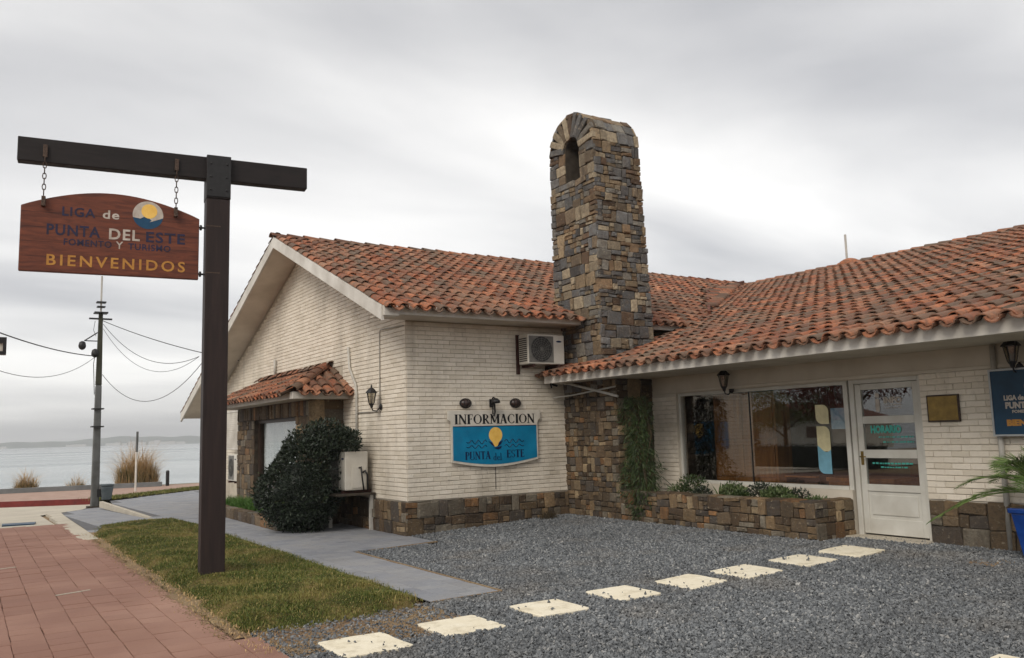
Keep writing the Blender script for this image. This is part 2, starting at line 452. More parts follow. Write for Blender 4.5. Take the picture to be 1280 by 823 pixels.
# ------------------------------------------------------------------ piece shapes
def cham(cx, cy, cz, jit=0.0):
    j = lambda: random.uniform(-jit, jit)
    v = [(-.5,-.5,0),(.5,-.5,0),(.5,.5,0),(-.5,.5,0)]
    v += [(x, y, 1 - cz) for x, y, _ in v]
    v += [(x * (1 - 2 * cx) + j() * cx, y * (1 - 2 * cy) + j() * cy, 1 + j() * 0.12) for x, y, _ in v[:4]]
    f = [(8,9,10,11)]
    for i in range(4):
        k = (i + 1) % 4; f += [(4+i, 4+k, 8+k, 8+i), (i, k, 4+k, 4+i)]
    return np.array(v), f
def stone_variant(seed):
    r = random.Random(seed)
    t = [-.5, -.425, .425, .5]; V = []; ring = []
    for iy in range(4):
        for ix in range(4):
            edge = ix in (0, 3) or iy in (0, 3); corner = ix in (0, 3) and iy in (0, 3)
            x, y = t[ix], t[iy]
            if corner: x *= 0.96 + r.uniform(-.04, .03); y *= 0.95 + r.uniform(-.05, .03)
            x += r.uniform(-.035, .025); y += r.uniform(-.05, .05)
            z = (0.60 if corner else 0.72) + r.uniform(-.08, .08) if edge else 1.0 + r.uniform(-.28, .2)
            V.append((x, y, z))
            if edge: ring.append((ix, iy))
    F = [(iy*4+ix, iy*4+ix+1, iy*4+ix+5, iy*4+ix+4) for iy in range(3) for ix in range(3)]
    loop = [(0,0),(1,0),(2,0),(3,0),(3,1),(3,2),(3,3),(2,3),(1,3),(0,3),(0,2),(0,1)]
    b = len(V)
    for ix, iy in loop: x, y, z = V[iy*4+ix]; V.append((x, y, -0.4))
    for i in range(12):
        k = (i + 1) % 12; a = loop[i][1]*4+loop[i][0]; c = loop[k][1]*4+loop[k][0]
        F.append((b+i, b+k, c, a))
    return np.array(V), F
def tile_variant(seed, flip=False, L=0.43, r0=0.090, r1=0.070, rise=0.86):
    r = random.Random(seed); n = 7; V = []
    sag = r.uniform(-.004, .004)
    for (y, rad, dz) in ((-L/2, r0, 0.020), (L/2, r1, 0.0)):
        for th in (0.0, 0.016):
            for i in range(n + 1):
                a = math.pi * (0.03 + 0.94 * i / n); rr = rad - th
                x = -rr * math.cos(a) + r.uniform(-.002, .002); z = rr * math.sin(a) * rise
                V.append((x, y + r.uniform(-.004, .004), (-z if flip else z) + dz + sag))
    F = []; m = n + 1
    for i in range(n):
        F += [(i, i+1, 2*m+i+1, 2*m+i), (m+i+1, m+i, 3*m+i, 3*m+i+1), (i+1, i, m+i, m+i+1)]
    F += [(0, 2*m, 3*m, m), (n, m+n, 3*m+n, 2*m+n)]
    return np.array(V), F
BRICK_VAR = [cham(0.010, 0.075, 0.32, 1.0) for _ in range(5)]
STONE_VAR = [stone_variant(i) for i in range(14)]
PAVER_VAR = [cham(0.018, 0.010, 0.25, 0.6) for _ in range(4)]
FTILE_VAR = [cham(0.012, 0.012, 0.3, 0.4) for _ in range(4)]
TILE_VAR = [tile_variant(i) for i in range(6)] + [tile_variant(50 + i, True) for i in range(4)] + [tile_variant(80 + i, False, 0.42, 0.125, 0.105, 0.75) for i in range(3)]

# ------------------------------------------------------------------ ground
def prof(y):
    return 0.0 if y < 6 else (-0.4 * (y - 6) / 11.7 if y < 17.7 else -0.4)
def gz(x):
    return 0.12 * min(max(x / 3.0, 0), 1)
def sheet(name, pts, mat, dz=0.0, zf=prof, kind='structure', parent=None):
    """flat polygon cut at the slope's breaks so that it follows the ground"""
    def clip(poly, y0, above):
        out = []
        for i in range(len(poly)):
            a, b = poly[i], poly[(i + 1) % len(poly)]
            ia, ib = ((a[1] >= y0) == above) or a[1] == y0, ((b[1] >= y0) == above) or b[1] == y0
            if ia: out.append(a)
            if ia != ib:
                t = (y0 - a[1]) / (b[1] - a[1]); out.append((a[0] + t * (b[0] - a[0]), y0))
        return out
    mb = MB()
    p0 = clip(pts, 6.0, False); p1 = clip(clip(pts, 6.0, True), 17.7, False); p2 = clip(pts, 17.7, True)
    for p in (p0, p1, p2):
        q = []
        for a in p:
            if not q or (abs(a[0]-q[-1][0]) + abs(a[1]-q[-1][1])) > 1e-6: q.append(a)
        if len(q) > 2 and (abs(q[0][0]-q[-1][0]) + abs(q[0][1]-q[-1][1])) < 1e-6: q.pop()
        if len(q) > 2: mb.add([(x, y, zf(y) + dz) for x, y in q], [tuple(range(len(q)))])
    return mb.obj(name, mat, parent, kind=kind)

def soil_material(name, c1, c2, c3, s1=1.2):
    m = Mat(name, 0.95, 0.15)
    c = m.mix(m.mr(m.noise(s1, 6, 0.65), 0.35, 0.65), c1, c2)
    c = m.mix(m.mr(m.noise(24, 5, 0.7), 0.5, 0.72, 0, 0.7), c, c3)
    m.col(c); m.bump(m.noise(45, 5, 0.7), 0.9, 0.02); return m.m
M_SOIL = soil_material('sandy_soil', lin(150,130,102), lin(128,106,84), lin(104,90,74))
M_EARTH = soil_material('verge_earth', lin(96,98,56), lin(84,84,50), lin(110,98,66))
M_CONC = soil_material('pale_concrete', lin(196,188,172), lin(178,170,156), lin(160,152,140), 0.8)
M_REDPAV = plain('reddish_paving', lin(168,142,128), lin(150,124,110), 3, 0.85)
M_REDKERB = plain('red_painted_kerb', lin(122,48,44), lin(92,38,36), 5, 0.75)
def gravel_base():
    m = Mat('gravel_bed', 0.9, 0.2)
    c = m.ramp(m.voro(46, 'F1', 'Color'), [(0, lin(84,86,90)), (0.5, lin(108,110,114)), (1, lin(134,136,138))])
    sand = m.mr(m.noise(0.9, 4, 0.6, off=(4, 2, 0)), 0.56, 0.70, 0, 0.35)
    c = m.mix(sand, c, lin(120,106,90))
    m.col(c); m.bump(m.voro(46), 1.0, 0.03); return m.m
M_GRAVEL = gravel_base()
def stone_chip():
    m = Mat('crushed_grey_stone', 0.8, 0.25)
    c = m.ramp(m.rnd(), [(0, lin(78,81,84)), (0.28, lin(98,101,104)), (0.55, lin(112,115,118)), (0.80, lin(126,129,131)), (0.93, lin(138,139,139)), (0.985, lin(158,158,156)), (1, lin(172,170,166))])
    c = m.mix(m.mr(m.noise(0.8, 4, 0.6, off=(4, 2, 0)), 0.52, 0.70, 0, 0.30), c, lin(128,116,100))
    c = m.mix(m.mr(m.noise(0.45, 5, 0.62, off=(1, 8, 0)), 0.42, 0.66, 0, 0.45), c, lin(84,85,86))
    m.col(c); return m.m
M_CHIP = stone_chip()
def paver_material():
    m = Mat('salmon_concrete_paver', 0.85, 0.2)
    c = m.ramp(m.rnd(), [(0, lin(134,101,87)), (0.3, lin(138,104,90)), (0.6, lin(130,97,84)), (0.85, lin(143,109,95)), (1, lin(135,102,89))])
    c = m.mix(m.mr(m.noise(1.6, 6, 0.62), 0.42, 0.72, 0, 0.55), c, lin(136,104,92))
    c = m.mix(m.mr(m.noise(0.5, 4, 0.5, off=(7, 3, 0)), 0.5, 0.72, 0, 0.4), c, lin(184,150,132))
    c = m.mix(m.mr(m.noise(60, 5, 0.7), 0.45, 0.75, 0, 0.35), c, lin(118,84,74))
    m.col(c); m.bump(m.noise(90, 4, 0.6), 0.4, 0.004); return m.m
M_PAVER = paver_material()
M_PAVJOINT = plain('paver_joint_sand', lin(112,84,74), lin(90,67,59), 8, 0.95)
def floor_tile_material():
    m = Mat('grey_slate_floor_tile', 0.7, 0.3)
    c = m.ramp(m.rnd(), [(0, lin(128,130,136)), (0.4, lin(136,138,143)), (0.75, lin(122,124,130)), (1, lin(142,143,146))])
    c = m.mix(m.mr(m.noise(1.4, 6, 0.6), 0.42, 0.7, 0, 0.5), c, lin(146,143,138))
    c = m.mix(m.mr(m.noise(28, 5, 0.65), 0.5, 0.8, 0, 0.35), c, lin(96,97,102))
    m.col(c); m.bump(m.noise(50, 4), 0.25, 0.004); return m.m
M_FTILE = floor_tile_material()
M_GROUT = plain('pale_grout', lin(104,104,106), lin(86,86,88), 8, 0.9)
def lawn_base():
    m = Mat('lawn_thatch', 0.95, 0.1)
    c = m.mix(m.mr(m.noise(1.5, 6, 0.68), 0.44, 0.62), lin(58,62,28), lin(124,106,70))
    m.col(m.mix(m.mr(m.noise(30, 4, 0.7), 0.4, 0.7, 0, 0.5), c, lin(46,46,24))); m.bump(m.noise(50, 4), 0.9, 0.02); return m.m
M_LAWN = lawn_base()
def lawn_blade():
    m = Mat('lawn_blade_mixed', 0.6, 0.25)
    c = m.ramp(m.rnd(), [(0, lin(62,76,28)), (0.5, lin(84,94,38)), (0.8, lin(110,110,52)), (1, lin(160,142,92))])
    dry = m.mr(m.noise(1.5, 6, 0.68), 0.48, 0.66, 0, 0.55)
    c = m.mix(dry, c, lin(146,130,76)); m.col(c); return m.m
M_BLADE = lawn_blade()

land = MB().box(-260, 260, -260, 29.2, -4.2, -0.52)
land.obj('ground', M_EARTH, kind='structure')
sheet('ground_apron', [(-60,-60),(60,-60),(60,29.0),(-60,29.0)], M_SOIL, -0.06)
# the street that runs across in front of the sea
sheet('road', [(-40,8.1),(-4.34,8.1),(-4.22,14.6),(-2.9,17.4),(-2.25,19.85),(-4.9,21.0),(-9.0,22.6),(-40,34 - 6.2)], M_CONC, -0.02)
# far pavement beyond the road, its red kerb and the low wall by the water
fp = sheet('promenade_pavement', [(-40,27.9),(-9,22.75),(-4.95,21.15),(-2.3,20.0),(2.6,25.4),(12,26.3),(12,28.6),(-40,28.9)], M_REDPAV, 0.11)
kb = MB()
kl = [(-40, 27.9), (-16, 24.9), (-9, 22.7), (-4.95, 21.1), (-2.3, 19.95)]
for a, b in zip(kl[:-1], kl[1:]): kb.bar((a[0], a[1], -0.36), (b[0], b[1], -0.36), 0.16, 0.26)
tag(kb.obj('kerb', M_REDKERB), 'red painted kerb along the far side of the street before the sea', 'kerb')
vg = sheet('grass_verge', [(-2.15,20.1),(-1.4,20.2),(0.9,22.2),(3.0,24.6),(2.2,25.1),(-0.2,23.2)], M_EARTH, 0.125)

# sea, far shore
def sea_material():
    m = Mat('sea_water', 0.16, 0.5)
    w = m.noise(0.25, 4, 0.6, stretch=(1, 2.4, 1)); w2 = m.noise(1.6, 4, 0.6, stretch=(1, 2.0, 1))
    band = m.noise(0.006, 3, 0.5, stretch=(0.25, 1.6, 1), off=(2, 0.4, 0))
    m.col(m.mix(m.mr(band, 0.35, 0.65), lin(118,128,130), lin(150,157,157)))
    m.l(m.mr(band, 0.3, 0.7, 0.34, 0.16), m.b.inputs['Roughness'])
    h = m.n('ShaderNodeMath', operation='ADD'); m.l(w, h.inputs[0]); m.l(w2, h.inputs[1])
    m.bump(h.outputs[0], 0.14, 0.2); return m.m
seam = MB().add([(-4200,-4200,-3.0),(4200,-4200,-3.0),(4200,4200,-3.0),(-4200,4200,-3.0)], [(0,1,2,3)])
seam.obj('sea', sea_material(), kind='structure')
def far_material(name, c1, c2):
    m = Mat(name, 0.95, 0.1); m.col(m.mix(m.mr(m.noise(0.02, 5, 0.6), 0.4, 0.6), c1, c2)); return m.m
hm = far_material('far_wooded_hill', lin(66,80,72), lin(92,100,84))
hb = MB(); nseg = 240
ang0, ang1 = R(62), R(106)
pts = []
for i in range(nseg + 1):
    a = ang0 + (ang1 - ang0) * i / nseg
    hgt = 15 + 9 * math.sin(a * 9 + 0.5) + 6 * math.sin(a * 23 + 1) + 2.5 * math.sin(a * 71) + 1.4 * math.sin(a * 190)
    hgt = .72 * max(7, hgt) * (1.0 + 0.35 * math.exp(-((math.degrees(a) - 80) / 5.0) ** 2))
    for rr, zz in ((2900, -3.5), (2960, hgt * 0.45), (3080, hgt), (3400, -3.5)):
        pts.append((CAM_LOC[0] + rr * math.cos(a), CAM_LOC[1] + rr * math.sin(a), zz))
fs = []
for i in range(nseg):
    for j in range(3): k = i * 4 + j; fs.append((k, k + 4, k + 5, k + 1))
hb.add(pts, fs).obj('hills', hm, kind='structure')
mfar = plain('far_building_white', lin(214,210,204), None, 0.1, 0.8, bump=0)
for i in range(16):                                  # pale buildings along the far shore
    a = R([78.6, 79.1, 79.5, 80.0, 80.3, 80.9, 81.4, 81.8, 82.6, 84.3, 84.8, 88.2, 89.6, 91.2, 82.2, 83.4][i]); r_ = 2870
    x, y = CAM_LOC[0] + r_ * math.cos(a), CAM_LOC[1] + r_ * math.sin(a)
    wd = [26, 18, 34, 22, 16, 30, 20, 14, 24, 40, 18, 20, 30, 22, 16, 14][i]; ht = [7, 9, 8, 13, 10, 8, 11, 7, 8, 7, 6, 6, 7, 6, 9, 6][i]
    t = thing('far_building', 'tiny pale building on the hazy far shore across the water', 'building', (x, y, -3.2), a + math.pi / 2, 'pale buildings along the far shore')
    MB().box(-wd/2, wd/2, -9, 9, 0, ht).obj('wall', mfar, t)
    MB().prism([(-wd/2-1, 0), (wd/2+1, 0), (wd/2-3, 3), (-wd/2+3, 3)], (0, -9, ht), (1,0,0), (0,0,1), (0,18,0)).obj('roof', hm, t)

# red pavement with individual pavers
pav = sheet('pavement', [(-11,-18),(-3.98,-18),(-3.98,-5.35),(-4.14,-4.2),(-4.16,8.05),(-11,8.05)], M_PAVJOINT, 0.0)
PV = Pieces(PAVER_VAR, M_PAVER, 'paver', 'pavers')
px, py = 0.25, 0.25
ix = 0
x = -4.17
while x > -9.0:
    off = (ix % 2) * 0.125 + random.uniform(-.02, .02)
    y = -14.0 + off
    while y < 7.7:
        yy1 = min(y + py, 8.0)
        cx, cy = x - px / 2 + random.uniform(-.002, .002), (y + yy1) / 2
        tl = random.gauss(0, 0.006)
        X = np.array([1, 0, tl]); Y = np.array([0, 1, random.gauss(0, .004)])
        M = frame4((cx, cy, prof(cy) - 0.004 + random.uniform(-.002, .003)), X, Y, (0, 0, 1), px - random.choice((.002, .003, .003, .007)), yy1 - y - random.choice((.002, .002, .003, .006)), 0.022)
        PV.put(random.randrange(4), M, pav, (0, 0, 1), px * py)
        y += py
    x -= px; ix += 1
y = -14.0
while y < -5.6:
    M = frame4((-4.072, y + .25, -0.004 + random.uniform(-.002, .003)), (1, 0, random.gauss(0, .006)), (0, 1, 0), (0, 0, 1), .19, .495, .022)
    PV.put(random.randrange(4), M, pav, (0, 0, 1), .09); y += .5
PV.emit(300, pav, 20)
# bare sandy patch where the gravel thins out at the lawn end
sp = [(-3.97, -5.3), (-4.02, -5.62), (-3.93, -6.05), (-3.6, -6.28), (-3.1, -6.4), (-2.75, -6.1), (-2.45, -5.75), (-2.15, -5.45), (-2.4, -5.15), (-3.2, -5.2)]
MB().add([(x, y, .007) for x, y in sp], [tuple(range(len(sp)))]).obj('soil_patch', M_SOIL, kind='structure')
for j, (a, b) in enumerate((((-5.17, -2.2), (-4.83, -2.07)), ((-5.66, 0.52), (-5.42, 0.6)))):
    MB().bar((a[0], a[1], 0.0215), (b[0], b[1], 0.0215), 0.035, 0.006).obj('pale_mortar_streak', M_CONC, pav)
# sandy strip between pavement and lawn: a thin uneven spill of soil with crumbs on it
yy = np.linspace(-5.5, 4.6, 240); k = len(yy); mb = MB()
edge = lambda y: -4.17 + 0.035 * math.sin(y * 2.3) + 0.025 * math.sin(y * 7.1 + 1) + random.gauss(0, .014)
mb.add([(edge(y), y, 0.0205) for y in yy] + [(-4.10, y, 0.026 + random.uniform(-.003, .004)) for y in yy] + [(-3.80 if y > -5.0 else -4.02, y, 0.030 if y > -5.0 else .012) for y in yy],
       [(i, k + i, k + i + 1, i + 1) for i in range(k - 1)] + [(k + i, 2*k + i, 2*k + i + 1, k + i + 1) for i in range(k - 1)])
mb.obj('soil_strip', M_SOIL, kind='structure')
def crumbs(name, x, y, z, sz, mat, label, cat):
    n = len(x); base = np.array([(1,0,0),(-1,0,0),(0,1,0),(0,-1,0),(0,0,1),(0,0,-1)], float)
    V = base[None] * (sz[:, None, None] * rng.uniform(.6, 1.3, (n, 6, 1))) + rng.normal(0, .2, (n, 6, 3)) * sz[:, None, None]; V[:, :, 2] *= .6
    a = rng.uniform(0, 6.28, n); c, s_ = np.cos(a)[:, None], np.sin(a)[:, None]
    V = np.stack([V[..., 0]*c - V[..., 1]*s_, V[..., 0]*s_ + V[..., 1]*c, V[..., 2]], 2) + np.stack([x, y, z], 1)[:, None]
    Fo = np.array([(0,2,4),(2,1,4),(1,3,4),(3,0,4),(2,0,5),(1,2,5),(3,1,5),(0,3,5)])
    tag(link(name, np_mesh(name, V.reshape(-1, 3), (Fo[None] + 6*np.arange(n)[:, None, None]).reshape(-1, 3), np.repeat(rng.random(n), 8)), mat, None, 'stuff'), label, cat)
n = 5200
cy_ = rng.uniform(-5.45, 4.6, n); cx_ = -4.13 + rng.normal(0, .055, n) - np.abs(rng.normal(0, .03, n))
crumbs('soil_crumbs', cx_, cy_, np.full(n, .021), rng.uniform(.003, .011, n), M_SOIL, 'sandy crumbs along the pavement edge of the lawn', 'soil')
n = 9000                                             # sand and grit where the gravel thins out by the lawn end
cx_ = rng.uniform(-3.95, -2.3, n); cy_ = -5.85 + rng.normal(0, .28, n)
crumbs('grit', cx_, cy_, np.full(n, .012), rng.uniform(.004, .012, n), M_SOIL, 'sandy grit where the gravel thins out beside the lawn', 'soil')

# grey tiled walk
walk = sheet('walkway', [(-2.2,-5.12),(-1.40,-5.06),(-1.40,-1.25),(0.0,-1.02),(0.4,0.3),(0.4,6.2),(-2.62,6.2),(-2.2,5.0)], M_GROUT, 0.004)
walk2 = sheet('walkway_upper', [(-2.62,6.2),(0.4,6.2),(0.6,14),(1.4,21.0),(-0.6,19.0),(-2.1,17.4),(-2.45,14.0)], M_GROUT, 0.004, zf=lambda y: 0.5 * prof(y))
ramp = sheet('walkway_ramp', [(-4.12,4.3),(-2.66,4.3),(-2.50,14.2),(-2.15,17.35),(-2.6,17.6),(-3.72,14.8)], M_GROUT, 0.006)
FT = Pieces(FTILE_VAR, M_FTILE, 'floor_tile', 'floor_tiles')
def inpoly(x, y, P):
    c = False; j = len(P) - 1
    for i in range(len(P)):
        if (P[i][1] > y) != (P[j][1] > y) and x < (P[j][0]-P[i][0]) * (y-P[i][1]) / (P[j][1]-P[i][1]) + P[i][0]: c = not c
        j = i
    return c
def lay(poly, par, zf, sz, x0, y0, dz):
    x = x0
    while x < 1.6:
        y = y0
        while y < 21:
            c = (x + sz / 2, y + sz / 2)
            if all(inpoly(c[0] + i * sz * .44, c[1] + j * sz * .44, poly) for i in (-1, 1) for j in (-1, 1)):
                sl = (zf(c[1] + .1) - zf(c[1] - .1)) / .2
                M = frame4((c[0], c[1], zf(c[1]) + dz + random.uniform(-.0015, .0015)), (1, 0, random.gauss(0, .003)), (0, 1, sl), (0, -sl, 1), sz - .006, sz - .006, .012)
                FT.put(random.randrange(4), M, par, (0, 0, 1), sz * sz)
            y += sz
        x += sz
lay([(-2.22,-5.14),(-1.39,-5.1),(-1.39,-1.25),(0.0,-1.08),(0.05,0.2),(0.05,6.2),(-2.62,6.2),(-2.22,4.0)], walk, prof, 0.2, -2.2, -5.1, 0.002)
lay([(-2.62,6.2),(0.0,6.2),(0.6,14),(1.4,21.0),(-0.6,19.0),(-2.1,17.4),(-2.45,14.0)], walk2, lambda y: 0.5 * prof(y), 0.3, -2.6, 6.2, 0.002)
lay([(-4.12,4.3),(-2.66,4.3),(-2.50,14.2),(-2.15,17.35),(-2.6,17.6),(-3.72,14.8)], ramp, prof, 0.3, -4.1, 4.3, 0.004)
FT.emit(300, walk, 20)
# the step beside the ramp, pale edging
st = MB()
ys = [6.0, 8, 10, 12, 14, 16, 17.3]
for a, b in zip(ys[:-1], ys[1:]):
    xa, xb = -2.64 + 0.02 * (a - 6), -2.64 + 0.02 * (b - 6)
    st.hexa([(xa, a, prof(a) - .05), (xa + .10, a, prof(a) - .05), (xb + .10, b, prof(b) - .05), (xb, b, prof(b) - .05),
             (xa, a, .5 * prof(a) + .012), (xa + .10, a, .5 * prof(a) + .012), (xb + .10, b, .5 * prof(b) + .012), (xb, b, .5 * prof(b) + .012)])
st.obj('ramp_step', M_CONC, kind='structure')
ed = MB()
ed.bar((-1.385, -5.08, 0.012), (-1.385, -1.28, 0.012), 0.03, 0.016)
ed.bar((-1.40, -1.25, 0.012), (0.0, -1.0, 0.012), 0.035, 0.016)
ed.bar((-2.2, -5.13, 0.010), (-1.38, -5.085, 0.010), 0.03, 0.018)
ed.obj('walkway_edging', M_SOIL, kind='structure')
kb = MB()
for (xa, a), (xb, b) in zip([(-4.2, 3.4), (-4.2, 6), (-4.08, 9), (-3.95, 12), (-3.80, 14.9)][:-1], [(-4.2, 6), (-4.08, 9), (-3.95, 12), (-3.80, 14.9)]):
    kb.hexa([(xa - .16, a, prof(a) - .1), (xa + .10, a, prof(a) - .1), (xb + .10, b, prof(b) - .1), (xb - .16 - .01 * (b - 4), b, prof(b) - .1),
             (xa - .16, a, prof(a) + .018), (xa + .10, a, prof(a) + .03), (xb + .10, b, prof(b) + .03), (xb - .16 - .01 * (b - 4), b, prof(b) + .018)])
kb.obj('ramp_edging', M_CONC, kind='structure')
# gravel forecourt
gb = MB(); gx = [-4.0, -3.0, -1.38, 0.0, 1.5, 3.0, 6.0]; gy = [-20, -12, -5.13, -1.15, 0.3]
for i in range(len(gx) - 1):
    for j in range(len(gy) - 1):
        if j >= 2 and gx[i] < -1.38: continue
        if j >= 3 and gx[i] < 0.0: continue
        a, b, c, d = gx[i], gx[i+1], gy[j], gy[j+1]
        gb.add([(a, c, gz(a)), (b, c, gz(b)), (b, d, gz(b)), (a, d, gz(a))], [(0,1,2,3)])
gb.obj('gravel_bed', M_GRAVEL, kind='structure')
SLABS = [(-3.4,-6.32), (-2.5,-6.22), (-1.54,-6.13), (-0.57,-6.02), (0.33,-6.02), (1.07,-6.10), (1.94,-6.15), (2.71,-6.22), (-0.34,-9.66)]
def in_gravel(x, y):
    ok = ((x > -4.0) & (y < -5.14)) | ((x > -1.36) & (y < -1.22) & (y > -5.2)) | ((x > 0.02) & (y >= -1.22) & (y < -0.06))
    ok &= (x < 3.95) & ~((x > 3.14) & (y > -5.45)) & ~((x > -0.1) & (y > -0.08))
    return ok
n = 330000
gxs, gys = rng.uniform(-4.05, 4.0, n), rng.uniform(-10.6, 0, n)
d = np.stack([gxs, gys, np.zeros(n)], 1) - CAM_LOC
zz = -(d @ CAM_B); sx = 640 + FPX * (d @ CAM_R) / zz
dist = np.linalg.norm(d[:, :2], axis=1)
keep = in_gravel(gxs, gys) & (zz > 3) & (sx > -260) & (sx < 1540) & (zz > 4.6)
keep &= rng.random(n) < np.clip(1.25 - dist / 22, 0.45, 1)
# the bed thins to soil beside the lawn end
keep &= ~((gxs < -2.3) & (gys > -6.35) & (rng.random(n) < 0.72))
ons = np.zeros(n, bool)
for (a, b) in SLABS: ons |= (np.abs(gxs - a) + rng.normal(0, .008, n) < 0.262) & (np.abs(gys - b) + rng.normal(0, .010, n) < 0.270)
keep &= ~(ons & (rng.random(n) > 0.010))
gxs, gys, ons = gxs[keep], gys[keep], ons[keep]; n = len(gxs)
sz = rng.uniform(0.008, 0.0185, n) * (1 + 0.45 * (rng.random(n) > 0.94))
base = np.array([(1,0,0),(-1,0,0),(0,1,0),(0,-1,0),(0,0,1),(0,0,-1)], float)
V = base[None] * (sz[:, None, None] * rng.uniform(0.6, 1.35, (n, 6, 1))) + rng.normal(0, 0.22, (n, 6, 3)) * sz[:, None, None]
V[:, :, 2] *= 0.75
q = rng.normal(size=(n, 4)); q /= np.linalg.norm(q, axis=1)[:, None]
w_, x_, y_, z_ = q.T
RM = np.stack([np.stack([1-2*(y_*y_+z_*z_), 2*(x_*y_-z_*w_), 2*(x_*z_+y_*w_)], 1), np.stack([2*(x_*y_+z_*w_), 1-2*(x_*x_+z_*z_), 2*(y_*z_-x_*w_)], 1), np.stack([2*(x_*z_-y_*w_), 2*(y_*z_+x_*w_), 1-2*(x_*x_+y_*y_)], 1)], 1)
V = np.einsum('nij,nkj->nki', RM, V)
zb = 0.12 * np.clip(gxs / 3, 0, 1) + rng.uniform(0.002, 0.022, n) + np.where(ons, 0.03, 0)
V += np.stack([gxs, gys, zb], 1)[:, None]
Fo = np.array([(0,2,4),(2,1,4),(1,3,4),(3,0,4),(2,0,5),(1,2,5),(3,1,5),(0,3,5)])
F = (Fo[None] + 6 * np.arange(n)[:, None, None]).reshape(-1, 3)
tag(link('gravel', np_mesh('gravel', V.reshape(-1, 3), F, np.repeat(rng.random(n), 8)), M_CHIP, None, 'stuff'), 'loose grey crushed stone gravel of the forecourt', 'gravel')
# stepping slabs
def slab_material():
    m = Mat('cream_concrete_slab', 0.88, 0.2)
    c = m.mix(m.mr(m.noise(3.5, 6, 0.6), 0.35, 0.7), lin(220,210,186), lin(230,222,202))
    c = m.mix(m.mr(m.noise(7, 6, 0.7, off=(3, 1, 0)), 0.50, 0.70, 0, .65), c, lin(172,160,134))
    c = m.mix(m.mr(m.noise(60, 4, 0.7, off=(1, 7, 0)), 0.62, 0.75, 0, .5), c, lin(140,130,112))
    m.col(c); m.bump(m.noise(70, 5, 0.65), 0.6, 0.006); return m.m
M_SLAB = slab_material()
SL = ['first cream stepping slab, nearest the lawn corner at the pavement', 'second cream stepping slab from the pavement, beside the walkway end', 'third cream stepping slab from the pavement across the gravel',
      'fourth cream stepping slab from the pavement in the gravel path', 'fifth cream stepping slab from the pavement, mid gravel', 'sixth cream stepping slab from the pavement towards the door',
      'seventh cream stepping slab, last but one before the white door', 'cream stepping slab nearest the white door', 'cream slab cut by the bottom right edge of the picture']
for i, (a, b) in enumerate(SLABS):
    mb = MB(); hx, hy = 0.275 + random.uniform(-.01, .01), 0.285 + random.uniform(-.01, .01)
    out = [(-hx, -hy), (hx, -hy), (hx, hy), (-hx, hy)]; P = []
    for k in range(4):
        p, q2 = out[k], out[(k + 1) % 4]
        for t in np.linspace(0.04, 0.96, 6): P.append((p[0] + (q2[0]-p[0]) * t + random.uniform(-.007, .007), p[1] + (q2[1]-p[1]) * t + random.uniform(-.007, .007)))
        if random.random() < .4: P[-1] = (P[-1][0] * .965, P[-1][1] * .965)
    mb.prism(P, (0, 0, 0), (1, 0, 0), (0, 1, 0), (0, 0, 0.05)); 
    o = mb.obj('stepping_slab', M_SLAB, bevel=0.007)
    o.location = (a, b, gz(a) - 0.020 + random.uniform(-.006, .006)); o.rotation_euler = (random.gauss(0, .008), -math.atan(0.04) * (0.0 < a < 3) + random.gauss(0, .006), random.gauss(0, 0.03))
    tag(o, SL[i], 'stepping slab', 'cream stepping slabs across the gravel')

# lawn
LAWN = [(-4.1,-4.35),(-4.03,-5.25),(-3.6,-5.38),(-3.1,-5.32),(-2.45,-5.18),(-2.22,-4.6),(-2.2,-1),(-2.2,3.6),(-2.3,5.2),(-2.7,5.95),(-3.2,6.05),(-3.75,5.4),(-4.12,4.0),(-4.12,1.5),(-4.08,-1.5)]
def lawn_h(x, y):
    e = np.minimum.reduce([np.clip((x + 4.13) / 0.30, 0, 1), np.clip((-2.17 - x) / 0.4, 0, 1), np.clip((y + 5.42) / 0.5, 0, 1), np.clip((6.2 - y) / 0.9, 0, 1)])
    e = e * e * (3 - 2 * e)
    return 0.012 + e * (0.085 + 0.018 * np.sin(x * 4.1 + y * 1.3) + 0.014 * np.sin(y * 2.7 - x * 2) + 0.012 * np.sin(y * 7 + x * 5))
nx_, ny_ = 28, 130
xs, ys = np.linspace(-4.16, -2.16, nx_), np.linspace(-5.45, 6.15, ny_)
def in_lawn(x, y):
    j = np.array([inpoly(a, b, LAWN) for a, b in zip(x, y)]); return j
GX, GY = np.meshgrid(xs, ys)
ins = in_lawn(GX.ravel(), GY.ravel()).reshape(GX.shape)
GZ = np.where(ins, lawn_h(GX, GY), -0.02)
idx = np.arange(nx_ * ny_).reshape(ny_, nx_)
fq = [(idx[j, i], idx[j, i+1], idx[j+1, i+1], idx[j+1, i]) for j in range(ny_-1) for i in range(nx_-1) if ins[j:j+2, i:i+2].any()]
link('lawn_mound', np_mesh('lawn_mound', np.stack([GX.ravel(), GY.ravel(), GZ.ravel()], 1), fq, smooth=True), M_LAWN, None, 'structure')
